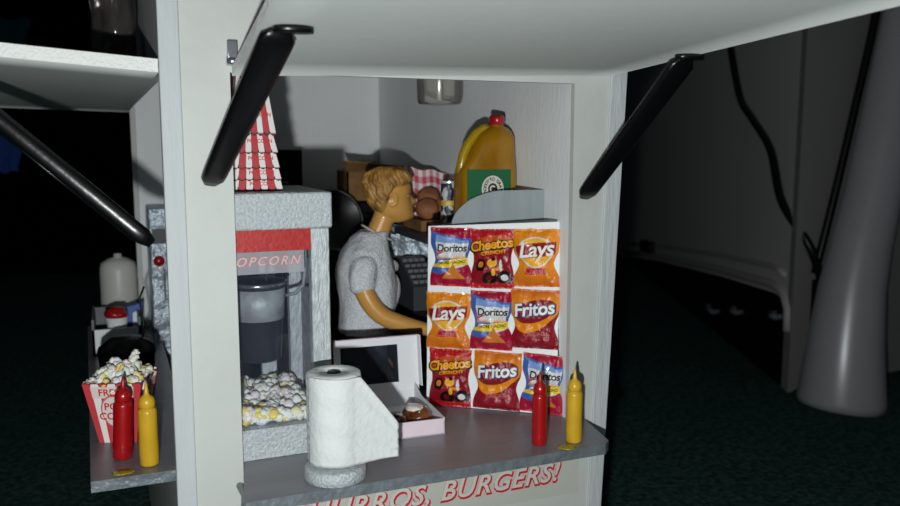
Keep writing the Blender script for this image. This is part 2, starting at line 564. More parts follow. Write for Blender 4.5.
# struts
def strut(a, b, w, t, lab, foot=None, w2=None):
    w2 = w2 or w
    a, b = Vector(a), Vector(b)
    d = (b - a).normalized()
    side = Vector((1, 0, 0)) if abs(d.x) < 0.7 else Vector((0, 1, 0))
    side = (side - d * side.dot(d)).normalized()
    nrm = d.cross(side)
    m = Mesh()
    rings = []
    n = 16
    L = (b - a).length
    for i in range(25):
        q = i / 24
        p = a + d * L * q
        k = 1.0
        e = min(q, 1 - q) * L
        if e < 0.35:
            k = 0.55 + 0.45 * (e / 0.35) ** 0.5
        rings.append([tuple(p + side * ((w + (w2 - w) * q) / 2) * k * math.copysign(abs(cos(2 * pi * j / n)) ** 0.6, cos(2 * pi * j / n))
                            + nrm * (t / 2) * k * math.copysign(abs(sin(2 * pi * j / n)) ** 0.6, sin(2 * pi * j / n))) for j in range(n)])
    m.loft(rings)
    if foot:
        f = Vector(foot)
        m.loft([[tuple(f + Vector((0.6 * cos(2 * pi * j / 16), 0.35 * sin(2 * pi * j / 16), z))) for j in range(16)] for z in (-0.12, -0.02, 0.05)])
    # raised rib down the middle
    m.tube([a + nrm * t * 0.5 + d * 0.5, b + nrm * t * 0.5 - d * 0.5], 0.05, 6)
    o = build('awning_strut', m, 'strut', stand)
    o['label'] = lab
    return o
strut((3.3, 29.75, -1.35), (4.85, 24.3, 3.3), 0.82, 0.36, 'black strut left of the front hatch', (5.15, 24.1, 3.32), 1.12)
strut((18.5, 29.75, -2.2), (19.55, 24.7, 3.12), 0.86, 0.36, 'black strut right of the front hatch', (19.6, 24.6, 3.17), 1.12)
strut((1.35, 31.0, -3.5), (-5.4, 31.5, 2.88), 0.7, 0.62, 'black strut of the side awning')
# hinge knuckle at the awning corner
m = Mesh()
m.tube([(4.02, 29.85, 2.9), (4.45, 29.85, 2.9)], 0.16, 10)
m.box(4.05, 4.4, 29.75, 29.98, 2.95, 3.6, bev=0.03)
build('hinge', m, 'steel', stand)

# menu sign under the counter
m = Mesh()
m.box(5.2, 18.62, 29.93, 29.995, -15.3, -12.4)
sg = build('menu_sign', m, 'paper', stand)
BASE[sg] = BASE[stand]
for (nm, off, dx, dy, dd, mt, lb) in (('lettering', 0.06, 0.06, -0.045, 0.02, 'redtext', 'red outline of the lettering'), ('lettering', 0.014, -0.025, 0.015, 0.04, 'textpale', 'pale face of the lettering')):
    m = Mesh()
    t = txt('CHURROS, BURGERS!', 1.16, 0.3, off * 1.1, 1.1)
    xm = max(v[0] for v in t[0])
    m.merge(t, on_plane((17.7 - xm + dx, 29.93, -14.22 + dy), (1, 0, 0), (0, 0, 1), (0, -1, 0), dd))
    o = build(nm, m, mt, sg)
    o['label'] = lb

# ================================================================== POPCORN MACHINE
pm = thing('popcorn_machine', (5.1, 33.3, CZ), 'silver miniature popcorn machine with red band behind the front hatch', 'popcorn machine', world=True)
X0, X1, Y0, Y1 = 2.4, 7.7, 30.5, 35.9
m = Mesh(); m.box(X0 - .1, X1 + .12, Y0 - 0.08, Y1 + .1, -3.12, -1.75, bev=0.08); build('top_cabinet', m, 'glitter', pm)
m = Mesh(); m.box(X0, 6.98, Y0, Y1, CZ, -10.72, bev=0.04); m.box(6.98, X1, Y0 + 0.4, Y1, CZ, -10.72); build('base', m, 'glitter', pm)
for (a, b, c, d) in ((7.0, X1, Y0, Y0 + 0.55), (X0, X0 + .4, Y0 + .02, Y0 + 0.5), (7.1, X1 - .02, Y1 - 0.5, Y1), (X0, X0 + .5, Y1 - 0.5, Y1)):
    m = Mesh(); m.box(a, b, c, d, (CZ if a > 6.9 and c < 31 else -10.72), -3.12, bev=0.05); build('frame_post', m, 'glitterv', pm)
m = Mesh(); m.box(5.85, 6.5, Y1 - 0.45, Y1 - 0.05, -10.7, -3.12, bev=0.04); build('frame_post', m, 'glitterv', pm)
m = Mesh(); m.box(X0 + .4, 6.99, Y0 + .02, Y0 + 0.14, -3.93, -3.12); build('red_band', m, 'red', pm)
m = Mesh(); m.box(X0 + .4, 6.72, Y0 + .04, Y0 + 0.09, -4.76, -3.93); pn = build('name_panel', m, 'signpane', pm)
for (off, dx, dd, mt) in ((0.035, 0.03, 0.0, 'textpink'), (0.0, -0.01, 0.012, 'textgrey')):
    m = Mesh()
    t = txt('POPCORN', 0.47, 0.35, off * .8, 1.32)
    xm = max(v[0] for v in t[0])
    m.merge(t, on_plane((6.62 - xm + dx, Y0 + .03, -4.3), (1, 0, 0.0), (0, 0, 1), (0, -1, 0), dd))
    build('lettering', m, mt, pn)
m = Mesh(); m.box(X0 + .4, 6.99, Y0 + .12, Y0 + 0.16, -10.72, -3.93); build('glass_pane', m, 'pane', pm)['label'] = 'clear front pane'
m = Mesh(); m.box(7.62, 7.66, Y0 + .55, Y1 - .5, -10.72, -3.12); build('glass_pane', m, 'pane', pm)['label'] = 'clear side pane'
kc = (5.35, 32.9)
m = Mesh()
m.lathe([(0.75, -8.6), (0.86, -8.5), (1.02, -5.62), (1.12, -5.5), (1.12, -5.42), (1.0, -5.46), (0.86, -8.2), (0.0, -8.3)], (kc[0], kc[1], 0), 36, 0, cap=False)
m.lathe([(0.0, -8.62), (0.75, -8.6)], (kc[0], kc[1], 0), 36, 0, cap=False)
kt = build('kettle', m, 'darkkettle', pm)
m = Mesh(); m.lathe([(0.95, -6.9), (1.0, -6.9), (1.075, -5.66), (1.03, -5.66)], (kc[0], kc[1], 0), 36, 0, cap=False); build('kettle_band', m, 'kettle', kt)
m = Mesh(); m.lathe([(1.05, -5.48), (1.15, -5.52), (1.17, -5.44), (1.1, -5.38), (1.03, -5.4)], (kc[0], kc[1], 0), 36, 0, cap=False); build('rim', m, 'steel', kt)
m = Mesh()
m.tube([(kc[0] + 1.1 * cos(t), kc[1] - 0.2, -5.6 + 0.0) if False else p for t, p in
        [(0, (6.35, 32.3, -5.95)), (0, (6.7, 32.1, -5.85)), (0, (6.98, 31.95, -5.5)), (0, (7.05, 31.9, -4.9)), (0, (7.06, 31.9, -4.2)), (0, (7.0, 31.9, -3.12))]], 0.075, 8)
build('kettle_handle', m, 'silver', kt)
m = Mesh()
m.tube([(4.5, 32.9, -3.12), (4.5, 32.9, -4.6), (4.45, 32.9, -5.45)], 0.05, 8)
m.tube([(5.7, 33.2, -3.12), (5.75, 33.2, -5.5)], 0.05, 8)
build('hanger_rod', m, 'steel', kt)
m = Mesh(); m.lathe([(0.05, -0.1), (0.11, -0.06), (0.12, 0.05), (0.05, 0.1)], (7.15, 31.4, -5.9), 14); build('latch', m, 'steel', pm)

# popcorn
def kernel(m, c, r, rnd):
    base = rnd.choice([(0.80, 0.80, 0.76), (0.78, 0.78, 0.74), (0.76, 0.74, 0.62), (0.82, 0.74, 0.42), (0.78, 0.62, 0.16), (0.8, 0.8, 0.8), (0.8, 0.8, 0.78), (0.82, 0.8, 0.74), (0.8, 0.79, 0.76), (0.8, 0.78, 0.72)])
    n = rnd.choice([2, 3, 3, 4])
    for k in range(n):
        a, b = rnd.uniform(0, 2 * pi), rnd.uniform(-1, 1)
        q = (1 - b * b) ** .5
        cc = (c[0] + r * .55 * q * cos(a), c[1] + r * .55 * q * sin(a), c[2] + r * .5 * b)
        col = tuple(max(0, min(1, x * rnd.uniform(.92, 1.05))) for x in base)
        m.blob(cc, r * rnd.uniform(.5, .78), 0, 2, 0.6, 2.0, (1, 1, rnd.uniform(.7, 1)), col, rnd.random() * 50)
m = Mesh()
rn = random.Random(11)
for i in range(230):
    x, y = rn.uniform(3.0, 6.9), rn.uniform(30.98, 35.2) if i > 50 else rn.uniform(30.98, 31.1)
    top = -10.72 + 0.35 + 0.3 * noise.noise(Vector((x, y, 1)) * .8) + (0.25 if y > 32.5 else 0) + 0.15 * max(0, 5 - x)
    z = rn.uniform(-10.4, top) if rn.random() < .3 or y < 31.3 else top
    kernel(m, (x, y, z), rn.uniform(.22, .34), rn)
o = build('popcorn', m, 'vckernel')
finish(o, 'heap of white and yellow popcorn inside the silver popcorn machine', 'popcorn', kind='stuff')

# nested popcorn cups upside down on the machine
def cup_mesh(w0, w1, h, zb):
    """upside-down square cup: wide scalloped rim at the bottom"""
    m = Mesh()
    red, wh, ink = (0.44, 0.04, 0.05), (0.70, 0.67, 0.66), (0.12, 0.02, 0.02)
    nst = 7
    for f in range(4):
        ang = f * pi / 2
        def fn(u, v, ang=ang):
            ww = w0 + (w1 - w0) * v
            x = (u - .5) * ww
            ph = (u * nst) % 1.0
            z = zb + h * v
            if v == 0:
                z = zb + 0.2 * (1 - math.sqrt(max(0, 1 - (2 * ph - 1) ** 2)))
            y = -ww / 2
            return (x * cos(ang) - y * sin(ang), x * sin(ang) + y * cos(ang), z)
        def cfn(u, v):
            k = int(min(u * nst, nst - 1e-6))
            ph = (u * nst) % 1.0
            if v < .04 or ph < .06:
                return ink
            
            return red if k % 2 else wh
        m.grid(fn, 84, 34, 0, True, cfn)
    ww = w1 / 2
    m.add([(-ww, -ww, zb + h), (ww, -ww, zb + h), (ww, ww, zb + h), (-ww, ww, zb + h)], [(0, 1, 2, 3)], 0, False, [wh] * 4)
    return m
cuplabels = ['bottom striped popcorn cup of the upside-down stack, resting on the machine',
             'second striped popcorn cup from the bottom of the upside-down stack',
             'third striped popcorn cup from the bottom of the upside-down stack',
             'fourth striped popcorn cup from the bottom of the upside-down stack',
             'top striped popcorn cup of the upside-down stack']
zb = 0.0
steps = [0.38, 0.44, 0.58, 0.68, 0]
for i in range(5):
    w0 = 1.98 - 0.07 * i
    h = 1.7 if i < 4 else 2.6
    m = cup_mesh(w0, w0 - (.42 if i < 4 else .27) * h, h, 0)
    t = thing('popcorn_cup', (5.28 - 0.03 * i, 32.6, -1.74 + zb), cuplabels[i], 'popcorn cup', 'stack of striped popcorn cups', rot=radians(-3 + 1.5 * i))
    build('cup_wall', m, 'vcmatte', t)
    m = Mesh()
    tx = txt('POPCORN', 0.2, 0.0, 0.004, 1.0)
    hh = steps[i] * .72 if i < 4 else .8
    sl = .21 if i < 4 else .135
    m.merge(tx, on_plane((0.2, -w0 / 2 + sl * hh - 0.012, hh), (1, 0, 0), (0, sl, 1), (0, -1, 0)))
    build('lettering', m, 'redtext', t)
    zb += steps[i]

# ================================================================== CHIP BOARD AND BAGS
BL = Vector((13.1, 34.3, CZ)); EX = Vector((0.79804, -0.60260, 0)); EZ = Vector((0.03012, 0.03989, 0.99875)); EN = EX.cross(EZ)
EZ = EZ.normalized(); EX = EX.normalized(); EN = EX.cross(EZ)      # EN faces the customer
def bp(u, v, d=0.0):
    return BL + EX * u + EZ * v + EN * d
m = Mesh()
q = [(0.0, 0.03), (6.0, 0.03), (5.98, 8.62), (0.0, 8.28)]
m.prism([bp(a, b, 0) for a, b in q], EN * -0.14, 0)
o = build('display_board', m, 'white')
finish(o, 'white card display board covered with snack bags, standing on the counter', 'display board')
m = Mesh()
m.prism([bp(a, b, -0.15) for a, b in [(0.1, 0.03), (6.3, 0.03), (6.28, 8.75), (0.05, 8.32)]], EN * -0.1, 0)  # black sheet, wider at the right to stand in for the shaded gap
bk = build('gap_sheet', m, 'black')
bk.parent = o
bk.location = bk.location - o.location
bk['label'] = 'black sheet standing in for the dark gap beside the board'

def smooth(a, b, x):
    t = max(0, min(1, (x - a) / (b - a)))
    return t * t * (3 - 2 * t)
def mixc(a, b, t):
    return tuple(a[i] * (1 - t) + b[i] * t for i in range(3))
C = {k: lin(v) for k, v in dict(mag='#a01134', dred='#8c1020', red='#b8161f', blue='#3c62b4', white='#d8dadf', yel='#e8c820',
     chip='#d07a30', org='#e68a18', org2='#d06a14', gold='#f2b030', maroon='#5c0a14', black='#180606', lblue='#7c9ad0', puff='#e08820').items()}
def paint(kind, u, v):
    """u, v in 0..1, returns the printed colour"""
    x = u * 2 - 1
    if kind == 'tri':
        c = C['mag']
        lo = .30 + .05 * (x + .3) ** 2
        hi = .93 - .13 * u if u < .75 else .83
        if lo < v < hi:
            c = C['white']
            if v < .50: c = C['blue'] if v > .44 else C['white']
            if v > hi - .07 - .10 * (1 - u): c = C['lblue'] if v < hi - .03 else C['blue']
            if u < .14 or u > .92: c = C['blue']
        y = .30 + .13 * u - .10 * (u - .5) ** 2
        if y - .03 < v < y + .09: c = C['yel']
        if v < .28: c = C['mag']
        if v < .33 and u < .5 and v > .2 + .2 * abs(u - .2): c = C['blue']
        cx = .58
        if .13 < v < .40 and abs(u - cx) < (.40 - v) * 1.05: c = C['chip']
        if v < .04 or v > .97: c = C['red']
        return c
    if kind == 'puff':
        c = mixc(C['dred'], C['red'], smooth(.6, .8, v))
        if .60 < v < .9 and ((x / .95) ** 2 + ((v - .75 - .06 * x) / .15) ** 2) < 1: c = mixc(C['red'], C['org2'], .55)
        for (a, b, ra, rb, k) in ((.22, .40, .13, .10, 'black'), (.22, .41, .07, .05, 'puff'), (.46, .17, .17, .12, 'black'), (.45, .18, .07, .05, 'maroon'),
                                  (.80, .19, .17, .12, 'black'), (.80, .19, .08, .055, 'white'), (.52, .44, .13, .07, 'gold'), (.55, .50, .05, .03, 'black'),
                                  (.66, .34, .14, .03, 'puff'), (.55, .28, .05, .06, 'gold'), (.74, .40, .035, .10, 'white')):
            if ((u - a) / ra) ** 2 + ((v - b) / rb) ** 2 < 1: c = C[k]
        if v < .10: c = C['red']
        return c
    if kind == 'sun':
        c = mixc(C['org2'], C['org'], smooth(0, .4, v))
        r = math.hypot(x / .80, (v - .60) / .26)
        if r < 1.0: c = C['gold']
        if .94 < r < 1.03: c = C['white']
        b = .64 + .04 * x
        hw = .125 - .03 * x * x
        if abs(v - b) < hw and abs(x) < .86: c = C['dred']
        if abs(v - .28) < .055 and abs(x) < .52: c = C['red']
        return c
    if kind == 'corn':
        c = mixc(C['org'], C['org2'], smooth(.75, 1, v))
        k = .64 + .10 * x
        r = math.hypot(x / .88, (v - k) / .19)
        sw = math.hypot(x / 1.02, (v - .60 - .12 * x) / .30)
        if v < .62 + .14 * x and sw > 1.0: c = C['dred']
        if v < .27: c = C['dred']
        if r < 1: c = C['maroon']
        if r < .93: c = C['dred']
        if v < .06: c = mixc(C['dred'], C['maroon'], .3)
        return c
def bag_fn(w, h, pinch, pc, puff, seed):
    def f(x, v):
        """x in -1..1, v in 0..1 -> local point (x right, -y to the viewer, z up)"""
        wd = w / 2 * (1 - pinch * math.exp(-((v - pc) / .17) ** 2) - .02 * math.exp(-((v - .9) / .05) ** 2))
        wd *= 1 + .02 * noise.noise(Vector((v * 9, seed, 2)))
        d = puff * (1 - abs(x) ** 2.6) * (max(0, sin(pi * min(max((v - .03) / .94, 0), 1))) ** .55) * (1 - .35 * math.exp(-((v - pc) / .12) ** 2))
        d += .13 * noise.noise(Vector((x * 2.2, v * 5.5, seed))) * (1 - abs(x) ** 4)
        if v > .88 or v < .1:
            d += .03 * sin(x * 17 + seed) * noise.noise(Vector((x * 4, seed, v)))
        zz = h * v + .05 * noise.noise(Vector((x * 2.5, seed * 3, v * 2))) * (1 if v > .9 else .4 if v < .1 else .2)
        return (x * wd, -max(d, .0) - .02, max(zz, 0))
    return f
def make_bag(kind, w, h, label, pinch, pc, seed):
    t = thing('snack_bag', (0, 0, 0), label, 'snack bag', 'miniature snack bags on the white board')
    f = bag_fn(w, h, pinch, pc, .34, seed)
    m = Mesh()
    m.grid(lambda u, v: f(u * 2 - 1, v), 84, 100, 0, True, lambda u, v: paint(kind, u, v))
    def back(u, v):
        p = f(u * 2 - 1, v)
        return (p[0], -.005, p[2])
    m.grid(back, 84, 10, 0, True, lambda u, v: C['white'])
    build('pouch', m, 'vc', t)
    # lettering hugging the front of the pouch
    def put(tx, cx, cv, rot, d, mt, arc=0.0):
        ca, sa = cos(rot), sin(rot)
        mm = Mesh()
        def fn(v):
            X = v[0] * ca - v[1] * sa
            Z = v[0] * sa + v[1] * ca + arc * v[0] * v[0]
            xx = (cx * w / 2 + X) / (w / 2)
            vv = cv + Z / h
            p = f(max(-1, min(1, xx)), vv)
            wd = w / 2
            # keep true width: place by metric x, depth from the pouch
            return (cx * w / 2 + X, f(max(-1, min(1, xx)), vv)[1] - d, h * vv)
        # refine long faces so the letters follow the pouch
        vs, fs = tx
        bmt = bmesh.new()
        bv = [bmt.verts.new((a, b, 0)) for a, b in vs]
        for fc in fs:
            try: bmt.faces.new([bv[i] for i in fc])
            except ValueError: pass
        bmesh.ops.triangulate(bmt, faces=bmt.faces[:])
        for _ in range(3):
            es = [e for e in bmt.edges if e.calc_length() > .16]
            if not es: break
            bmesh.ops.subdivide_edges(bmt, edges=es, cuts=1)
            bmesh.ops.triangulate(bmt, faces=bmt.faces[:])
        bmt.verts.index_update()
        mm.add([fn((v.co.x, v.co.y)) for v in bmt.verts], [tuple(q.index for q in fc.verts) for fc in bmt.faces])
        bmt.free()
        build('lettering', mm, mt, t)
    if kind == 'tri':
        s0 = w * .24
        put(txt('Doritos', s0 * 1.02, .1, .022, .92), .08, .655, .03, .022, 'textwhite')
        put(txt('Doritos', s0, .1, .012, .92), .08, .655, .03, .035, 'textblack')
        put((([(-.75 * w / 2, -.12), (.1, .0), (-.1 * w, -.05), (-.62 * w / 2, -.20)]), [(0, 1, 2), (0, 2, 3)]), .05, .64, .1, .03, 'redtext')
        put(txt('COOL RANCH', s0 * .42, 0, .004, 1), .05, .50, .02, .03, 'textyellow')
        put(txt('MORE NACHO', s0 * .38, 0, .004, 1), .1, .415, .09, .03, 'textblack')
    if kind == 'puff':
        s0 = w * .30
        put(txt('Cheetos', s0 * 1.03, .1, .065, .95), -.02, .74, .14, .022, 'textblack', arc=-.05)
        put(txt('Cheetos', s0, .1, .018, .95), -.02, .745, .14, .04, 'textyellow', arc=-.05)
        put(txt('CRUNCHY', s0 * .36, .1, .006, 1.1), .1, .615, .12, .03, 'textyellow', arc=-.05)
    if kind == 'sun':
        s0 = w * .40
        put(txt("Lays", s0 * 1.12, .25, .018, .95), .0, .645, .08, .032, 'textwhite')
        put(txt('Classic', s0 * .42, .1, .003, 1), .0, .28, .0, .03, 'textpink')
    if kind == 'corn':
        s0 = w * .36
        put(txt('Fritos', s0, .12, .060, .98), -.0, .67, .13, .022, 'textnavy')
        put(txt('Fritos', s0, .12, .020, .98), -.02, .675, .13, .038, 'textwhite')
        put(txt('ORIGINAL', s0 * .3, 0, .003, 1), .1, .26, .1, .03, 'textpink')
    return t
def stick(t, u, v, tilt=0.0):
    p = bp(u, v, 0.005)
    ex = EX * cos(tilt) + EZ * sin(tilt)
    ez = EZ * cos(tilt) - EX * sin(tilt)
    ny = -EN
    mt = Matrix(((ex.x, ny.x, ez.x), (ex.y, ny.y, ez.y), (ex.z, ny.z, ez.z)))
    t.rotation_euler = mt.to_euler()
    t.location = W(p)
protos = {}
BAGS = [('tri', 1.10, 5.58, 0.00, 1.96, 2.66, 'red and blue corn chip bag in the top left corner of the board'),
        ('puff', 3.02, 5.56, 0.02, 1.98, 2.66, 'red cheese puff bag in the middle of the board\'s top row'),
        ('sun', 5.00, 5.72, 0.03, 2.08, 2.55, 'orange potato chip bag in the top right corner of the board'),
        ('sun', 1.00, 2.72, 0.0, 2.0, 2.66, 'orange potato chip bag at the left end of the middle row'),
        ('tri', 3.00, 2.78, 0.0, 2.0, 2.64, 'red and blue corn chip bag in the centre of the board'),
        ('corn', 4.95, 2.95, 0.0, 2.2, 2.64, 'orange and dark red corn snack bag at the right end of the middle row'),
        ('puff', 1.12, 0.04, 0.0, 2.05, 2.68, 'red cheese puff bag in the bottom left corner of the board'),
        ('corn', 3.28, 0.06, -0.02, 2.25, 2.64, 'orange and dark red corn snack bag in the middle of the bottom row'),
        ('tri', 5.30, 0.06, -0.06, 1.9, 2.66, 'red and blue corn chip bag behind the red bottle, bottom right of the board')]
PAR = {'tri': (.24, .47), 'puff': (.15, .50), 'sun': (.26, .40), 'corn': (.20, .38)}
for i, (kd, u, v, tl, w, h, lb) in enumerate(BAGS):
    if kd not in protos:
        t = make_bag(kd, w, h, lb, PAR[kd][0], PAR[kd][1], 3.7 * len(protos) + 1)
        protos[kd] = t
    else:
        t = dup(protos[kd])
        t['label'] = lb
    stick(t, u, v, tl)

# ================================================================== SQUEEZE BOTTLES
def bottle(mt, name, label, loc, h=3.0, r=.31, lean=(0, 0), cat='bottle', grp='miniature squeeze bottles'):
    t = thing(name, loc, label, cat, grp)
    k = h / 3.0
    m = Mesh()
    m.lathe([(r * .9, 0), (r, .05), (r * 1.02, .5), (r * .98, 1.2), (r, 1.95 * k), (r * .97, 2.03 * k), (r * .78, 2.08 * k), (r * .74, 2.12 * k)], seg=30)
    build('bottle_body', m, mt, t)
    m = Mesh()
    m.lathe([(r * .78, 2.11 * k), (r * .86, 2.16 * k), (r * .86, 2.32 * k), (r * .72, 2.47 * k), (r * .40, 2.54 * k), (r * .28, 2.6 * k), (r * .20, 2.8 * k), (r * .11, 3.0 * k), (0.01, 3.01 * k)], seg=26)
    build('nozzle_cap', m, mt, t)
    t.rotation_euler = (lean[0], lean[1], 0)
    return t
bottle('redgloss', 'ketchup_bottle', 'red squeeze bottle on the front counter before the snack board', (15.5, 27.9, CZ))
bottle('yelgloss', 'mustard_bottle', 'yellow squeeze bottle at the right end of the front counter', (16.95, 27.65, CZ), 3.02, .33)
bottle('redgloss', 'ketchup_bottle', 'red squeeze bottle leaning slightly beside the popcorn box on the side shelf', (0.0, 32.75, CZ + .01), 3.2, .36, (0, radians(3.0)))
bottle('yelgloss', 'mustard_bottle', 'yellow squeeze bottle on the side shelf near the white corner', (0.93, 31.7, CZ), 3.15, .35)
def smear(c, r, sx, label):
    m = Mesh()
    n = 28
    ring = [(c[0] + r * sx * cos(2 * pi * k / n) * (1 + .25 * noise.noise(Vector((cos(2 * pi * k / n) * 2, sin(2 * pi * k / n) * 2, c[0])))),
             c[1] + r * sin(2 * pi * k / n) * (1 + .3 * noise.noise(Vector((cos(2 * pi * k / n) * 2, sin(2 * pi * k / n) * 2, c[0] + 5))))) for k in range(n)]
    m.loft([[(x, y, c[2]) for x, y in ring], [(c[0] + (x - c[0]) * .85, c[1] + (y - c[1]) * .85, c[2] + .025) for x, y in ring]])
    finish(build('mustard_smear', m, 'smear'), label, 'stain')
smear((16.35, 27.2, CZ), 0.34, 1.1, 'yellow-green mustard smear on the front counter by the yellow bottle')
smear((0.0, 31.25, CZ - .01), .28, 1.5, 'yellow-green mustard smear on the side shelf before the red bottle')

# ================================================================== PAPER TOWEL
tc = (7.1, 27.85)
t = thing('towel_holder', (tc[0], tc[1], CZ), 'round silver holder under the paper towel roll', 'towel holder')
m = Mesh(); m.lathe([(1.06, 0), (1.12, .05), (1.1, .44), (1.04, .5), (.2, .52)], seg=48); build('base', m, 'glitter', t)
m = Mesh(); m.lathe([(.27, .5), (.27, 3.85), (.22, 3.93), (.1, 3.95)], seg=24); build('rod', m, 'black', t)
m = Mesh()
rings = []
seg = 64
def tring(r, z, w=.012):
    return [(r * cos(2 * pi * k / seg) * (1 + w * noise.noise(Vector((cos(2 * pi * k / seg) * 3, sin(2 * pi * k / seg) * 3, z * 2)))),
             r * sin(2 * pi * k / seg) * (1 + w * noise.noise(Vector((cos(2 * pi * k / seg) * 3, sin(2 * pi * k / seg) * 3, z * 2 + 7)))), z) for k in range(seg)]
z0, z1 = .70, 3.92
for z, r in ((z0 + .3, .3), (z0, .34), (z0 - .02, .9), (z0 + .05, .97)):
    rings.append(tring(r, z))
for i in range(1, 24):
    z = z0 + (z1 - z0) * i / 24
    rings.append(tring(.985 + .014 * sin(i * 2.4), z, .03))
for z, r in ((z1 - .04, .96), (z1, .9), (z1 + .02, .75), (z1, .36), (z1 - .3, .31)):
    rings.append(tring(r, z))
m.loft(rings, cap=False)
roll = build('paper_towel_roll', m, 'towel')
roll.location = W((tc[0], tc[1], CZ + .72))
for v in roll.data.vertices:
    pass
# verts were rebased on their own bottom; put flap in the same frame
BASE[roll] = Vector((0, 0, z0 - .02))
roll.location = W((tc[0], tc[1], CZ + z0 - .02))
finish(roll, 'white paper towel roll with a loose sheet, standing on the front counter', 'paper towel roll')
m = Mesh()
def flap(u, v, d=0.0):
    # sheet leaves the roll at its front and runs right; its free edge is cut on a slant at the top
    ln = 3.80 * u
    d = d - .07 * (1 - min(1, u * 6))
    a0 = radians(-171)
    if ln < 1.92:
        a = a0 + ln / 1.02
        x, y = (1.02 + d) * cos(a), (1.02 + d) * sin(a)
    else:
        a = a0 + 1.92 / 1.02
        k = ln - 1.92
        x = (1.02 + d) * cos(a) - sin(a) * k
        y = (1.02 + d) * sin(a) + cos(a) * k - .27 * k - .05 * k * k
    top = z1 - .05 if ln < 2.2 else z1 - .05 - (ln - 2.2) * 1.2
    z = z0 + .02 + (top - z0) * v + .02 * sin(u * 9)
    return (x, y + .02 * sin(v * 20 + u * 5), z)
m.grid(lambda u, v: flap(u, v, 0.0), 40, 30)
m.grid(lambda u, v: flap(u, v, 0.045), 40, 30)
def rim(side):
    def g(u, v):
        a, b = (u, 0) if side == 0 else (u, 1) if side == 1 else (1, u) if side == 2 else (0, u)
        return flap(a, b, .045 * v)
    return g
for sd in range(4):
    m.grid(rim(sd), 40 if sd < 2 else 30, 1)
bmesh.ops.remove_doubles(m.bm, verts=m.bm.verts[:], dist=1e-4)
build('loose_sheet', m, 'towel', roll)

# ================================================================== PASTRY BOX
bx = thing('pastry_box', (10.68, 32.6, CZ), 'open white and pale pink pastry box with a window in its raised lid', 'box', rot=radians(-3))
m = Mesh()
w, dpt, hh, th = 1.86, 2.1, .72, .06
m.box(-w, w, -dpt, dpt, 0, th)
m.box(-w, w, -dpt, -dpt + th, 0, hh * .95, mi=1)
m.box(-w, -w + th, -dpt, dpt, 0, hh)
m.prism([(w - th, -dpt, 0), (w - th, dpt, 0), (w - th, dpt, hh * 1.0), (w - th, -dpt, hh)], (th, 0, 0))
m.box(-w, w, dpt - th, dpt, 0, hh)
build('tray', m, ['boxwhite', 'boxpink'], bx)
for sx in (-1, 1):
    m = Mesh(); m.prism([(sx * (w - .02), dpt - .1, hh), (sx * (w - .02), dpt - 1.1, hh), (sx * (w - .02), dpt - .1, hh + .35)], (-sx * .04, 0, 0))
    build('side_flap', m, 'boxwhite', bx)
# lid: frame with rounded corners, tilted back
def lidp(a, b, d=0.0):
    tl = radians(9)
    return (a, dpt - .02 + b * sin(tl) + d * cos(tl), hh + b * cos(tl) - d * sin(tl))
m = Mesh()
LH = 2.5
wx0, wx1, wz0, wz1 = -1.55, 1.12, .42, LH - .35
xa, xb = -w, w + .2
for (a, b, c, d) in ((xa, wx0, 0, LH), (wx1, xb, 0, LH), (wx0, wx1, 0, wz0), (wx0, wx1, wz1, LH)):
    m.hexa([lidp(a, c, 0), lidp(b, c, 0), lidp(b, c, .06), lidp(a, c, .06), lidp(a, d, 0), lidp(b, d, 0), lidp(b, d, .06), lidp(a, d, .06)])
# turned-in lips of the lid
m.hexa([lidp(xa, LH, -.42), lidp(xb, LH, -.42), lidp(xb, LH, .06), lidp(xa, LH, .06), lidp(xa, LH + .05, -.42), lidp(xb, LH + .05, -.42), lidp(xb, LH + .05, .06), lidp(xa, LH + .05, .06)], mi=1)
m.hexa([lidp(xb, .2, -.42), lidp(xb + .05, .2, -.42), lidp(xb + .05, .2, .06), lidp(xb, .2, .06), lidp(xb, LH, -.42), lidp(xb + .05, LH, -.42), lidp(xb + .05, LH, .06), lidp(xb, LH, .06)])
lid = build('lid', m, ['boxwhite', 'boxpink'], bx)
m = Mesh()
m.hexa([lidp(wx0 - .05, wz0 - .05, .07), lidp(wx1 + .05, wz0 - .05, .07), lidp(wx1 + .05, wz0 - .05, .09), lidp(wx0 - .05, wz0 - .05, .09),
        lidp(wx0 - .05, wz1 + .05, .07), lidp(wx1 + .05, wz1 + .05, .07), lidp(wx1 + .05, wz1 + .05, .09), lidp(wx0 - .05, wz1 + .05, .09)])
build('window', m, 'pane', lid)
def pastry(name, c, rs, mt, label, ic=False, seed=0):
    t = thing(name, c, label, 'pastry', rot=0)
    m = Mesh(); m.blob((0, 0, rs[2] * .9), 1.0, 0, 4, .12, 2.2, rs, seed=seed); build('dough', m, mt, t)
    m = Mesh()
    rr = random.Random(seed)
    for k in range(16):
        a, q = rr.uniform(0, 2 * pi), rr.uniform(0, .8)
        x, y = rs[0] * q * cos(a), rs[1] * q * sin(a)
        m.blob((x, y, rs[2] * .9 + rs[2] * math.sqrt(max(0, 1 - q * q)) * .98), .05, 0, 1, .2)
    build('nut_crumbs', m, 'icing', t)['kind'] = 'stuff'
    if ic:
        m = Mesh(); m.blob((-.15, 0, rs[2] * 1.75), 1.0, 0, 3, .2, 2, (rs[0] * .62, rs[1] * .6, rs[2] * .38), seed=seed + 4); build('icing', m, 'icing', t)
pastry('glazed_pastry', (11.75, 31.9, CZ + .06), (.62, .75, .42), 'caramel', 'caramel brown pastry with a white icing patch at the right end of the box', True, 3)
pastry('chocolate_pastry', (10.6, 31.5, CZ + .06), (.55, .62, .40), 'choc', 'dark chocolate pastry with pale crumbs in the middle of the box', False, 8)
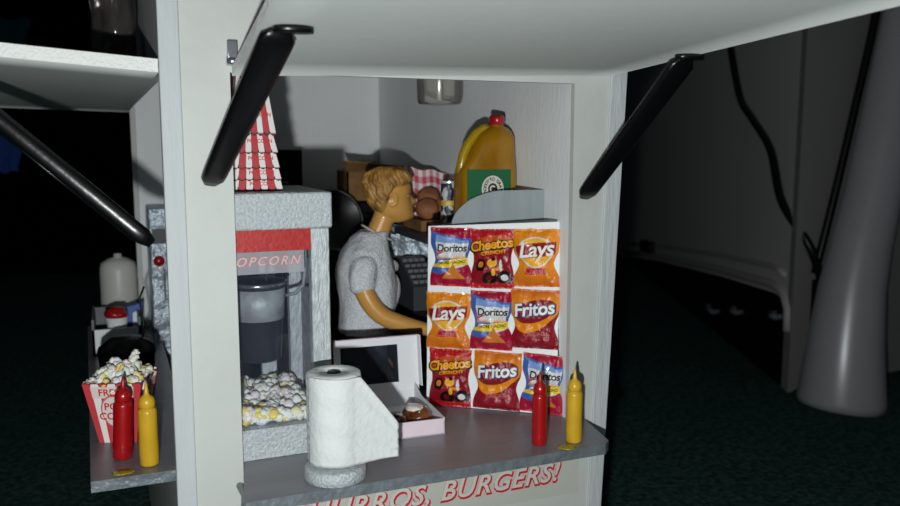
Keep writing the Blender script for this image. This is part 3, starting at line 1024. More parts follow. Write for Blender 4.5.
pastry('chocolate_pastry', (10.2, 33.3, CZ + .06), (.62, .6, .42), 'caramel', 'brown glazed pastry at the back of the box near the lid', False, 12)

# ================================================================== RIGHT SIDE UNIT, JUG, BUNS
u_top = -4.6
cab = thing('side_cabinet', (16.4, 38, -22.5), 'silver cabinet with curved splash guard along the right inner wall', 'cabinet', world=True)
def cl(x):
    return 32.35 + .5 * (18.05 - x)
m = Mesh()
m.prism([(14.35, cl(14.35) + .02, -11.0), (18.05, cl(18.05) + .02, -11.0), (18.05, 36.6, -11.0), (14.6, 36.6, -11.0)], (0, 0, 11.0 + u_top))
m.prism([(14.6, 36.6, u_top - .35), (18.05, 36.6, u_top - .35), (18.05, 44, u_top - .35), (14.9, 44, u_top - .35)], (0, 0, .35))
m.box(17.4, 18.05, 43.4, 44, -22.5, u_top - .35)
build('body', m, 'darkgrey', cab)
m = Mesh()
pl = []
xl, xr = 14.3, 18.04
n = 22
pl.append((xl, cl(xl), -4.6)); pl.append((xr, cl(xr), -4.6)); pl.append((xr, cl(xr), -1.98))
pl.append((xr - 1.45, cl(xr - 1.45), -2.02))
for i in range(1, n):
    a = i / n * pi / 2
    x = (xr - 1.45) - (xr - 1.45 - xl) * sin(a)
    z = -3.75 + (1.73) * cos(a)
    pl.append((x, cl(x), z))
pl.append((xl, cl(xl), -3.85))
m.prism(pl, (.05, .12, 0))
build('splash_guard', m, 'silver', cab)
m = Mesh()
m.prism([(xr - .9, cl(xr - .9) + .13, -2.15), (xr, cl(xr) + .13, -2.15), (18.05, 36.5, -2.15), (17.9, 36.5, -2.15)], (0, 0, .15))
build('ledge_strip', m, 'cardboard', cab)

# oil jug
jg = thing('oil_jug', (16.2, 35.05, u_top), 'amber oil jug with red cap and green label by the right inner wall', 'jug', rot=radians(-4))
m = Mesh()
def rrect(hx, hy, z, cx=0.0, cy=0.0, p=5.0, n=40):
    out = []
    for k in range(n):
        a = 2 * pi * k / n
        c_, s_ = cos(a), sin(a)
        out.append((cx + hx * math.copysign(abs(c_) ** (2 / p), c_), cy + hy * math.copysign(abs(s_) ** (2 / p), s_), z))
    return out
lv = [(1.42, .85, 0, 0), (1.5, .92, .06, 0), (1.53, .95, .2, 0), (1.53, .95, 3.1, 0), (1.5, .93, 3.4, .02), (1.36, .9, 3.75, .12), (1.2, .86, 4.1, .25), (1.08, .82, 4.5, .36), (.98, .76, 4.85, .45),
      (.84, .62, 5.1, .55), (.62, .48, 5.25, .62), (.40, .38, 5.33, .64), (.33, .33, 5.38, .64), (.33, .33, 5.5, .64)]
m.loft([rrect(a, b, z, c, 0, 4.5 if z < 4.9 else 2.6) for a, b, z, c in lv])
jb = build('jug_body', m, 'amber', jg)
m = Mesh()
m.tube([(-1.28, 0, 3.15), (-1.36, -.05, 3.5), (-1.22, -.05, 4.05), (-.95, -.05, 4.55), (-.55, -.05, 5.0), (-.1, 0, 5.27), (.2, 0, 5.28)], [.24, .24, .24, .24, .23, .2, .16], 14)
build('handle', m, 'ambery', jg)
m = Mesh(); m.lathe([(.37, 5.42), (.4, 5.44), (.4, 5.75), (.36, 5.84), (.0, 5.86)], (.64, 0, 0), 28); build('cap', m, 'redgloss', jg)
m = Mesh(); m.box(-1.36, 1.02, -.975, -.955, 1.0, 3.42); lb = build('label', m, 'green', jg)
BASE[lb] = Vector((0, 0, 0))
lc = (0.02, -.98, 2.55)
m = Mesh()
m.add([(lc[0] + .6 * cos(2 * pi * k / 48), lc[1], lc[2] + .6 * sin(2 * pi * k / 48)) for k in range(48)], [tuple(range(48))])
build('emblem', m, 'labelw', lb)
m = Mesh()
n = 40
for (ra, rb, a0, a1, dd) in ((.0, .26, 0, 2 * pi, .006),):
    m.add([(lc[0] + rb * cos(2 * pi * k / n), lc[1] - dd, lc[2] + rb * sin(2 * pi * k / n)) for k in range(n)], [tuple(range(n))])
word = 'PRODOTTO GRATIS  '
for i, ch in enumerate(word):
    if ch == ' ': continue
    a = radians(215) - i / len(word) * radians(310)
    tx = txt(ch, .21, 0, .006)
    ca, sa = cos(a - pi / 2), sin(a - pi / 2)
    m.merge(tx, lambda v: (lc[0] + .43 * cos(a) + v[0] * ca - v[1] * sa, lc[1] - .006, lc[2] + .43 * sin(a) + v[0] * sa + v[1] * ca))
build('emblem_print', m, 'labelk', lb)
m = Mesh()
vs, fs = [], []
n = 30
for k in range(n + 1):
    a = radians(35) + radians(290) * k / n
    for rr_ in (.09, .17):
        vs.append((lc[0] + rr_ * cos(a), lc[1] - .012, lc[2] + rr_ * sin(a)))
for k in range(n):
    fs.append((2 * k, 2 * k + 1, 2 * k + 3, 2 * k + 2))
m.add(vs, fs)
build('emblem_mark', m, 'labelw', lb)
for o in [c for c in COL.objects if c.type == 'MESH' and (c.parent == jg or c.parent == lb)]:
    for v in o.data.vertices:
        v.co.x *= .90
        v.co.z *= 1.02
jg.location = W((16.36, 35.05, u_top))

# back work table
wt = thing('work_table', (14.0, 48.5, -22.5), 'black work table behind the doll', 'table', world=True)
m = Mesh(); m.box(8.3, 18.0, 44.4, 53.0, -6.9, -6.5, bev=.05); build('table_top', m, 'black', wt)
for (a, b) in ((8.7, 44.8), (17.2, 44.8), (8.7, 52.2), (17.2, 52.2)):
    m = Mesh(); m.box(a, a + .5, b, b + .5, -22.5, -6.9); build('leg', m, 'black', wt)
m = Mesh(); m.box(8.9, 17.8, 45.4, 52.4, -16, -7.2); build('cupboard', m, 'blackmatte', wt)

TZ = -6.5
# foil tray
m = Mesh()
def foilf(u, v):
    x, y = 14.6 + 3.2 * u, 44.6 + 2.4 * v
    e = min(u, 1 - u, v, 1 - v)
    return (x, y, TZ + .12 + 1.5 * min(1, e * 7) + .3 * noise.noise(Vector((x, y, 0)) * 1.7))
m.grid(foilf, 46, 34)
m.box(14.6, 17.8, 44.6, 47, TZ, TZ + .15)
finish(build('foil_package', m, 'foil'), 'crinkled silver foil package on the black table behind the doll\'s chin', 'foil package')
# buns
bun0 = None
for i, (x, y, z) in enumerate(((15.95, 41.5, -3.98), (17.1, 41.9, -3.96), (16.4, 42.5, -3.45))):
    m = Mesh()
    m.blob((0, 0, .56), 1.0, 0, 3, .06, 2, (.66, .62, .58), seed=i)
    t = thing('burger_bun', (x, y, z), ['brown bun at the left front of the checked paper basket', 'brown bun at the right of the checked paper basket, beside the can', 'brown bun at the back of the basket against the checked paper'][i], 'bun', 'brown buns behind the doll')
    build('bread', m, 'bread', t)
# serving basket with gingham paper
gb = thing('paper_basket', (16.6, 42.1, u_top), 'shallow food basket lined with red and white gingham paper behind the buns', 'food basket', world=True)
m = Mesh()
def ging(u, v):
    a, b = int(u * 12) % 2, int(v * 7) % 2
    r_, w_, p_ = (0.5, .05, .08), (.75, .7, .7), (.62, .28, .32)
    return r_ if a and b else w_ if not a and not b else p_
def gsheet(d):
    return lambda u, v: (15.35 + 2.6 * u, 43.35 + d + .08 * sin(u * 9) + .25 * v, -3.95 + (2.75 - .35 * u) * v + .06 * sin(u * 12))
m.grid(gsheet(0), 120, 70, 0, True, ging)
m.grid(gsheet(.05), 120, 70, 0, True, ging)
build('gingham_paper', m, 'vcmatte', gb)
m = Mesh(); m.box(15.3, 17.9, 40.7, 43.75, u_top, -4.0, bev=.1); build('basket', m, 'cardboard', gb)
# open carton
ct = thing('open_carton', (12.9, 50.8, TZ), 'open brown cardboard carton with raised flaps behind the doll\'s head', 'carton', world=True)
m = Mesh()
x0, x1, ya, yb, zt = 13.9, 17.2, 50.2, 52.7, -1.7
CB = -3.6
m.box(x0, x1, ya, ya + .1, CB, zt); m.box(x0, x1, yb - .1, yb, CB, zt); m.box(x0, x0 + .1, ya, yb, CB, zt); m.box(x1 - .1, x1, ya, yb, CB, zt); m.box(x0, x1, ya, yb, CB, CB + .1)
build('carton_body', m, 'cardboard', ct)
for pts, ex in (([(x0, ya, zt), (x0, yb, zt), (x0 + 1.9, yb + .3, zt + .75), (x0 + 1.9, ya - .3, zt + .65)], (0, 0, .08)),
                ([(x1, ya, zt), (x1, yb, zt), (x1 + 2.3, yb, zt + .55), (x1 + 2.3, ya, zt + .8)], (0, 0, .08)),
                ([(x0, ya, zt), (x1, ya, zt), (x1 + .2, ya - .9, zt + .3), (x0 - .5, ya - .9, zt + .7)], (0, 0, .08))):
    m = Mesh(); m.prism(pts, ex); build('flap', m, 'cardboard', ct)
m = Mesh(); m.box(12.8, 17.2, 51.3 - 1.2, 52.8, TZ, -3.62, bev=.08)
finish(build('black_crate', m, 'blackmatte'), 'matt black crate under the open cardboard carton', 'crate')
# can
t = thing('drink_can', (16.0, 39.3, u_top), 'small black and silver can behind the left edge of the amber jug', 'can')
m = Mesh()
def canc(u, v):
    if v < .06 or v > .94: return (.6, .62, .65)
    k = noise.noise(Vector((u * 9, v * 5, 3)))
    if .42 < v < .55 and .3 < u < .9: return (.65, .45, .05)
    return (.55, .57, .6) if k > .12 else (.02, .025, .05)
m.grid(lambda u, v: (.42 * cos(2 * pi * u) * (1 - .12 * (v > .95 or v < .04)), .42 * sin(2 * pi * u) * (1 - .12 * (v > .95 or v < .04)), 2.2 * v), 70, 50, 0, True, canc)
m.add([(.37 * cos(2 * pi * k / 30), .37 * sin(2 * pi * k / 30), 2.19) for k in range(30)], [tuple(range(30))], 0, False, [(.6, .62, .65)] * 30)
build('can_body', m, 'vc', t)
# lift the can onto the cabinet: it stands on a low black crate
m = Mesh(); m.box(15.4, 17.2, 38.5, 40.3, u_top, u_top + .55, bev=.05)
finish(build('black_crate', m, 'black'), 'low black crate under the small can on the silver cabinet', 'crate')
t.location = W((16.25, 39.2, u_top + .56))
# grey register with keys
rg = thing('cash_register', (15.6, 42.0, -12), 'small grey keypad unit beyond the doll\'s arm', 'register', world=True)
m = Mesh(); m.prism([(14.9, 40.9, -8.9), (14.9, 43.9, -8.9), (14.9, 43.9, -6.3), (14.9, 43.3, -6.3), (14.9, 40.9, -7.6)], (1.5, 0, 0)); build('case', m, 'darkgrey', rg)
m = Mesh()
for i in range(4):
    for j in range(5):
        x = 15.0 + .34 * i
        y = 41.1 + .44 * j
        z = -7.6 + (y + .16 - 40.9) * .542
        m.box(x, x + .27, y, y + .35, z - .05, z + .14, bev=.02)
build('keys', m, 'grey', rg)
m = Mesh(); m.box(14.8, 16.5, 40.8, 44, -22.5, -8.92); 
finish(build('black_pedestal', m, 'blackmatte'), 'black pedestal under the grey keypad unit', 'pedestal')
# black pan and pot
def disc_thing(name, c, r, label, cat, tilt, az):
    t = thing(name, c, label, cat)
    m = Mesh(); m.lathe([(0, 0), (r * .8, .02), (r, .5), (r * 1.04, .55), (r * .98, .52), (r * .78, .1), (0, .08)], seg=48, cap=False)
    build('pan_body', m, 'black', t)
    m = Mesh(); m.lathe([(r * 1.0, .5), (r * 1.06, .52), (r * 1.06, .6), (r * 1.0, .6)], seg=48, cap=False)
    build('rim', m, 'grey', t)
    t.rotation_euler = (tilt, 0, az)
disc_thing('frying_pan', (12.3, 48.2, TZ + 1.9), 1.8, 'dark round pan with a grey rim leaning behind the doll\'s shoulder', 'pan', radians(72), radians(14))
bpot = thing('stock_pot', (9.9, 50.2, TZ), 'black round pot against the back wall beside the popcorn machine', 'pot')
m = Mesh(); m.lathe([(1.25, 0), (1.45, .1), (1.5, 2.6), (1.58, 2.65), (1.58, 2.75), (1.3, 3.3), (.8, 3.75), (.2, 3.9), (.0, 3.92)], seg=40); build('pot_body', m, 'blackmatte', bpot)
m = Mesh(); m.lathe([(.12, 3.9), (.12, 4.05), (.28, 4.1), (.28, 4.25), (.1, 4.3)], seg=20); build('lid_knob', m, 'black', bpot)
m = Mesh(); m.box(8.5, 11.75, 53.2, 56.5, -22.5, -.3, bev=.08)
finish(build('black_cabinet', m, 'blackmatte'), 'tall matt black cabinet in the back corner behind the pot', 'cabinet')

# translucent cup hung under the roof
cp = thing('hanging_cup', (16.3, 40.6, ZT), 'translucent plastic cup hanging high at the right inner wall', 'hanging cup', world=True)
m = Mesh()
m.lathe([(.02, 2.12), (1.0, 2.12), (1.12, 2.16), (1.18, 2.35), (1.22, 4.0)], (16.3, 40.6, 0), 36, cap=False)
build('cup', m, 'cupplastic', cp)
m = Mesh(); m.tube([(16.3, 40.6, 2.3), (16.3, 40.6, ZT)], .12, 10); build('hanger', m, 'labelw', cp)

# foil fridge at the back left
fz = thing('foil_cooler', (3.6, 54.8, -22.5), 'foil covered cooler with a red knob seen through the side hatch', 'cooler', world=True)
m = Mesh(); m.box(2.15, 5.2, 52.2, 56.5, -22.5, -3.8, bev=.1, seg=2); build('body', m, 'foil', fz)
m = Mesh(); m.lathe([(.32, 0), (.32, .2), (.1, .3)], (0, 0, 0), 18)
for v in m.bm.verts: v.co = Vector((2.62 + v.co.x, 52.15 - v.co.z, -6.95 + v.co.y))
build('knob', m, 'redgloss', fz)
m = Mesh(); m.box(2.3, 4.9, 52.1, 52.18, -5.9, -5.0); build('window_strip', m, 'darkgrey', fz)
m = Mesh(); m.box(2.85, 2.95, 51.95, 52.18, -9.4, -7.4, bev=.03); build('handle', m, 'grey', fz)

# ================================================================== SIDE SHELF GOODS
pb = thing('popcorn_box', (0.12, 35.3, CZ - .01), 'red and white striped popcorn box overflowing with popcorn on the side shelf', 'popcorn box', rot=radians(-20))
m = Mesh()
wb, wt_, hb = .74, 1.16, 2.62
red, wh, ink = (0.55, 0.04, 0.05), (0.78, 0.75, 0.73), (0.15, 0.03, 0.03)
for f in range(4):
    ang = f * pi / 2
    def fn(u, v, ang=ang, dd=0.0):
        ww = wb + (wt_ - wb) * v - dd
        x = (u * 2 - 1) * ww
        ph = (u * 7) % 1.0
        z = hb * v
        if v == 1: z = hb - .16 * (1 - math.sqrt(max(0, 1 - (2 * ph - 1) ** 2)))
        y = -ww
        return (x * cos(ang) - y * sin(ang), x * sin(ang) + y * cos(ang), z)
    def cfn(u, v):
        k = int(min(u * 7, 6.99999)); ph = (u * 7) % 1.0
        r_ = math.hypot((u - .5) / .27, (v - .52) / .27)
        if r_ < .9: return (.72, .62, .6)
        if r_ < 1: return (.55, .1, .12)
        if v > .74 and v < .92 and .12 < u < .88: return (.72, .6, .58)
        if v > .97: return ink
        return red if k % 2 == 0 else wh
    m.grid(fn, 84, 60, 0, True, cfn)
    m.grid(lambda u, v: fn(u, v, dd=.03), 84, 4, 0, True, lambda u, v: wh)
m.add([(-wb, -wb, .01), (wb, -wb, .01), (wb, wb, .01), (-wb, wb, .01)], [(0, 1, 2, 3)], 0, False, [wh] * 4)
build('box_wall', m, 'vcmatte', pb)
sl = (wt_ - wb) / hb
for ang in (0, pi / 2):
    m = Mesh()
    for (s, zz, sz) in (('FRESH', .83 * hb, .4), ('POP', .60 * hb, .42), ('CORN', .44 * hb, .42)):
        yy = -(wb + sl * zz) - .015
        tx = txt(s, sz, 0, .008)
        def fn2(v):
            x, y, z = v[0], yy - sl * v[1], zz + v[1]
            return (x * cos(ang) - y * sin(ang), x * sin(ang) + y * cos(ang), z)
        m.merge(tx, fn2)
    build('lettering', m, 'textpink' if ang else 'redtext', pb)
m = Mesh()
rn = random.Random(4)
ca, sa = cos(radians(-20)), sin(radians(-20))
for i in range(95):
    x, y = rn.uniform(-1.0, 1.0), rn.uniform(-1.0, 1.0)
    z = 2.35 + .62 * (1 - max(abs(x), abs(y)) ** 2.2) + rn.uniform(-.15, .1)
    kernel(m, (0.12 + x * ca - y * sa, 35.3 + x * sa + y * ca, CZ + z), rn.uniform(.18, .27), rn)
kernel(m, (0.62, 35.4, CZ + 3.2), .24, rn); kernel(m, (0.72, 35.5, CZ + 3.42), .17, rn); kernel(m, (0.35, 35.2, CZ + 3.1), .2, rn)
finish(build('popcorn', m, 'vckernel'), 'popcorn heaped over the rim of the striped box on the side shelf', 'popcorn', kind='stuff')

# black pot beyond the popcorn box
t = thing('round_pot', (0.45, 42.6, CZ - .01), 'black round pot on the side shelf behind the striped popcorn box', 'pot')
m = Mesh(); m.lathe([(1.0, 0), (1.2, .1), (1.32, 1.7), (1.38, 1.75), (1.3, 2.1), (.8, 2.5), (.2, 2.6), (0, 2.6)], seg=40); build('pot_body', m, 'black', t)
m = Mesh(); m.tube([(.75, 0, 2.3), (.85, .1, 3.1), (.7, .1, 4.4), (.95, .1, 5.0)], .05, 8); build('ladle_wire', m, 'black', t)
# condiment tray and cups
tr = thing('condiment_tray', (0.1, 52.2, CZ - .01), 'grey open tray with a white front on the side shelf', 'tray')
m = Mesh()
m.box(-1.35, 1.25, -2.4, -2.25, 0, 1.5, mi=1); m.box(-1.35, 1.25, 2.0, 2.15, 0, 2.0)
m.box(-1.35, -1.22, -2.4, 2.15, 0, 2.1); m.box(1.12, 1.25, -2.4, 2.15, 0, 2.1); m.box(-1.35, 1.25, -2.4, 2.15, 0, .1)
m.box(-1.3, 1.2, -2.2, 2.0, .1, .6)
build('tray_body', m, ['grey', 'white'], tr)
t = thing('sauce_cup', (0.1, 51.0, CZ + .6), 'white paper cup with a red top in the grey tray', 'cup')
m = Mesh(); m.lathe([(.38, 0), (.42, .03), (.62, 1.35), (.6, 1.35)], seg=28); build('cup', m, 'white', t)
m = Mesh(); m.blob((0, 0, 1.55), 1, 0, 3, .2, 1.6, (.66, .62, .42)); build('red_top', m, 'redgloss', t)
t = thing('blue_carton', (1.0, 52.4, CZ + .6), 'blue and white packet leaning in the grey tray', 'packet')
m = Mesh(); m.hexa([(-.45, -.3, 0), (.45, -.3, 0), (.45, .3, 0), (-.45, .3, 0), (-.6, -.2, 1.6), (.6, -.2, 1.9), (.6, .2, 1.9), (-.6, .2, 1.6)], bev=.04); build('packet', m, 'blue', t)
m = Mesh(); m.hexa([(-.05, -.36, .0), (.35, -.36, .0), (.35, -.31, .0), (-.05, -.31, 0), (.0, -.28, 1.3), (.38, -.28, 1.45), (.38, -.23, 1.45), (.0, -.23, 1.3)]); build('white_panel', m, 'white', t)
# milky canister
t = thing('white_canister', (0.35, 57.0, CZ - .01), 'milky white round canister at the far end of the side shelf', 'canister')
m = Mesh(); m.lathe([(1.12, 0), (1.2, .08), (1.14, 2.5), (1.14, 3.9), (1.05, 4.35), (.6, 4.65), (.25, 4.72), (.25, 4.95), (0, 4.97)], seg=40); build('canister_body', m, 'milk', t)
m = Mesh(); m.tube([(1.1, 0, 1.0), (1.45, 0, 1.6), (1.45, 0, 3.0), (1.1, 0, 3.6)], .12, 10); build('handle', m, 'milk', t)

# crumpled bag resting on the side awning
m = Mesh()
def pbf(u, v):
    a = 2 * pi * u
    r = (1.25 - .25 * v) * (1 + .28 * noise.noise(Vector((cos(a) * 1.5, sin(a) * 1.5, v * 3)))) * (min(1, (1 - v) * 6 + .25)) * min(1, .55 + v * 6)
    return (.55 + r * cos(a) * .8, 38.5 + r * sin(a) * 1.3, 2.84 + 4.6 * v + .25 * (1 - v) * noise.noise(Vector((cos(a), sin(a), 4))) * min(1, v * 8))
m.grid(pbf, 60, 50)
pbo = build('plastic_bag', m, 'bagplastic')
finish(pbo, 'crumpled dark clear plastic bag standing on the side awning', 'plastic bag')

# ================================================================== DOLL
doll = thing('person_doll', (12.25, 41.0, -22.5), 'doll of a blond man in a grey shirt reaching towards the snack board', 'doll', rot=radians(-10))
def skin_mesh(verts, edges, radii, root=0, sub=2):
    me = bpy.data.meshes.new('sk')
    me.from_pydata([tuple(v) for v in verts], edges, [])
    ob = bpy.data.objects.new('sk', me)
    COL.objects.link(ob)
    md = ob.modifiers.new('skin', 'SKIN')
    md.use_smooth_shade = True
    for i, r in enumerate(radii):
        sv = me.skin_vertices[0].data[i]
        sv.radius = r if isinstance(r, tuple) else (r, r)
        sv.use_root = (i == root)
    s2 = ob.modifiers.new('s', 'SUBSURF')
    s2.levels = sub
    dg = bpy.context.evaluated_depsgraph_get()
    dg.update()
    ev = ob.evaluated_get(dg).to_mesh()
    vs = [tuple(v.co) for v in ev.vertices]
    fs = [tuple(p.vertices) for p in ev.polygons]
    ob.evaluated_get(dg).to_mesh_clear()
    bpy.data.objects.remove(ob)
    return vs, fs
def chain(m, pts, rad):
    vs, fs = skin_mesh(pts, [(i, i + 1) for i in range(len(pts) - 1)], rad)
    m.add(vs, fs, 0, True)
def remeshed(name, m, mt, parent, voxel, smooth_it=4):
    o = build(name, m, mt, parent)
    md = o.modifiers.new('r', 'REMESH')
    md.mode = 'VOXEL'
    md.voxel_size = voxel * S
    md.use_smooth_shade = True
    sm = o.modifiers.new('sm', 'SMOOTH')
    sm.factor = .5
    sm.iterations = smooth_it
    dg = bpy.context.evaluated_depsgraph_get()
    dg.update()
    me = bpy.data.meshes.new_from_object(o.evaluated_get(dg))
    o.modifiers.clear()
    o.data = me
    if not me.materials:
        me.materials.append(M[mt])
    return o
# local frame: x = the way he faces, y = his left, z up from the booth floor (feet at 0)
HC = Vector((1.40, 0, 18.72))      # chin-level centre of the head
m = Mesh()
# torso, neck and limbs
m.loft([rrect(a, b, z, cx, 0, 2.4, 32) for (a, b, z, cx) in
        ((.75, 1.0, 9.7, -.1), (1.0, 1.45, 10.3, -.12), (1.05, 1.5, 11.2, -.1), (.92, 1.28, 12.4, -.05), (.95, 1.3, 13.5, -.1), (1.08, 1.55, 15.0, -.15), (1.05, 1.75, 16.3, -.1), (.85, 1.6, 17.1, .1), (.6, 1.0, 17.6, .35), (.5, .6, 17.9, .5))])
chain(m, [(.35, 0, 17.2), (.7, 0, 18.0), (1.05, 0, 18.8), (1.2, 0, 19.4)], [.70, .64, .62, .6])
for s in (-1, 1):
    chain(m, [(-.05, s * .75, 10.6), (.05, s * .8, 8.0), (.12, s * .8, 5.6), (-.05, s * .82, 3.4), (-.1, s * .82, 1.1), (-.1, s * .82, .5)], [.8, .72, .52, .55, .34, .32])
    chain(m, [(-.25, s * .82, .35), (.35, s * .86, .3), (1.15, s * .95, .2)], [.32, .34, .2])
# right arm (his right is -y): hangs, bends at the elbow, reaches forward
RA = [(-.15, -1.6, 16.7), (-.45, -2.0, 15.6), (-.2, -2.2, 14.9), (.25, -2.3, 14.2), (.75, -2.35, 13.85), (1.7, -2.45, 13.5), (2.9, -2.5, 13.2), (3.5, -2.5, 13.1)]
chain(m, RA, [.62, .58, .55, .52, .50, .46, .34, .30])
LA = [(-.15, 1.6, 16.7), (-.2, 2.05, 15.4), (-.15, 2.15, 14.0), (.1, 2.15, 12.8), (.6, 2.1, 11.6), (.8, 2.05, 11.0)]
chain(m, LA, [.62, .58, .52, .45, .34, .30])
def hand(m, wrist, d, side, palm):
    """d: finger direction, side: towards the thumb, palm: palm normal"""
    wv, d, side, palm = Vector(wrist), Vector(d).normalized(), Vector(side).normalized(), Vector(palm).normalized()
    def P(a, b, c): return wv + d * a + side * b + palm * c
    chain(m, [P(-.2, 0, 0), P(.25, 0, 0), P(.75, 0, .02)], [(.26, .26), (.22, .38), (.2, .42)])
    for (b, ln, r) in ((.30, .85, .095), (.10, .95, .10), (-.10, .88, .095), (-.29, .70, .085)):
        chain(m, [P(.6, b, 0), P(.85, b * 1.05, .0), P(.85 + ln * .45, b * 1.1, .10), P(.85 + ln * .8, b * 1.1, .30), P(.85 + ln * .95, b * 1.1, .46)], [r * 1.15, r * 1.1, r, r * .92, r * .75])
    chain(m, [P(.15, .15, .02), P(.4, .42, .12), P(.75, .55, .3), P(1.0, .52, .45)], [.14, .125, .11, .09])
hand(m, RA[-1], (1, .05, -.1), (0, .25, 1), (0, 1, -.1))
hand(m, LA[-1], (.35, 0, -1), (1, -.2, .3), (0, -1, 0))
# head: horizontal sections with a profile
def head_ring(z, fr, bk, hw, cx, nose=0.0, lip=0.0, n=56):
    out = []
    for k in range(n):
        a = 2 * pi * k / n
        ca_, sa_ = cos(a), sin(a)
        r = fr if ca_ > 0 else bk
        x = r * math.copysign(abs(ca_) ** .95, ca_)
        y = hw * math.copysign(abs(sa_) ** .92, sa_)
        an = a if a < pi else a - 2 * pi
        x += nose * math.exp(-(an / .17) ** 2) + lip * math.exp(-(an / .30) ** 2)
        # eye hollow
        out.append((HC.x + cx + x, HC.y + y, HC.z + z))
    return out
HS = [(-.22, .25, .35, .38, .30, 0, 0), (-.12, .55, .55, .52, .38, 0, .08), (.05, .86, .72, .66, .26, 0, .12), (.22, .97, .9, .78, .16, 0, .10), (.36, .97, 1.0, .83, .12, 0, .04),
      (.45, .98, 1.05, .85, .1, 0, .11), (.52, .98, 1.07, .86, .1, 0, .04), (.58, .98, 1.09, .87, .1, 0, .12), (.68, .97, 1.11, .88, .09, .06, .02), (.78, .96, 1.14, .89, .08, .30, 0), (.86, .95, 1.17, .9, .07, .34, 0),
      (.96, .94, 1.19, .91, .06, .26, 0), (1.1, .92, 1.22, .92, .05, .17, 0), (1.2, .93, 1.24, .93, .04, .09, 0), (1.34, 1.0, 1.26, .94, .03, .05, 0), (1.5, 1.03, 1.27, .95, .02, 0, 0),
      (1.75, 1.0, 1.27, .94, .0, 0, 0), (2.0, .92, 1.2, .88, -.04, 0, 0), (2.2, .75, 1.02, .74, -.08, 0, 0), (2.36, .48, .7, .5, -.12, 0, 0), (2.43, .2, .3, .2, -.14, 0, 0)]
m.loft([head_ring(a, b, c, d, e, f, g) for a, b, c, d, e, f, g in HS])
for s in (-1, 1):   # ears
    ep = [(HC.x + .0 + .2 * cos(t) - .05, HC.y + s * (.93 + .06 * sin(t * .5)), HC.z + 1.0 + .3 * sin(t)) for t in [i * pi / 5 for i in range(-4, 5)]]
    chain(m, ep, [.08] * len(ep))
remeshed('body', m, 'skin', doll, .055, 5)
body = [o for o in COL.objects if o.name == 'body' and o.parent == doll]
# face parts
def facept(a, z, out=0.0):
    """point on the face surface at angle a, height z over the chin centre"""
    for i in range(len(HS) - 1):
        if HS[i][0] <= z <= HS[i + 1][0]:
            t_ = (z - HS[i][0]) / (HS[i + 1][0] - HS[i][0])
            q_ = [HS[i][k] * (1 - t_) + HS[i + 1][k] * t_ for k in range(7)]
            break
    ca_, sa_ = cos(a), sin(a)
    an = a
    x = q_[1] * abs(ca_) ** .95 + q_[5] * math.exp(-(an / .17) ** 2) + q_[6] * math.exp(-(an / .30) ** 2) + q_[4]
    y = q_[3] * math.copysign(abs(sa_) ** .92, sa_)
    v = Vector((x, y, 0))
    v = v + v.normalized() * out
    return (HC.x + v.x, HC.y + v.y, HC.z + z)
for s in (-1, 1):
    m = Mesh()
    m.blob(facept(s * .52, 1.2, -.05), .1, 0, 3, 0, 1, (.9, 1.35, .72)); e = build('eye', m, 'eyewhite', doll)
    m = Mesh()
    m.blob(facept(s * .50, 1.2, .0), .058, 0, 2, 0, 1, (.7, .9, 1.0)); build('iris', m, 'eyedark', e)
    m = Mesh()
    m.tube([facept(s * k, z, .01) for k, z in ((.33, 1.38), (.45, 1.44), (.62, 1.44), (.78, 1.36))], [.02, .04, .04, .018], 8); build('eyebrow', m, 'hair', doll)
    m = Mesh()
    m.tube([facept(s * k, z, .02) for k, z in ((.36, 1.21), (.5, 1.275), (.68, 1.22))], [.012, .024, .012], 6); build('eyelid', m, 'eyedark', doll)
m = Mesh()
m.tube([facept(k, z, .0) for k, z in ((-.34, .50), (-.17, .55), (0, .545), (.17, .55), (.34, .50))], [.02, .045, .04, .045, .02], 8)
m.tube([facept(k, z, .0) for k, z in ((-.28, .49), (0, .45), (.28, .49))], [.02, .05, .02], 8)
build('lips', m, 'lip', doll)
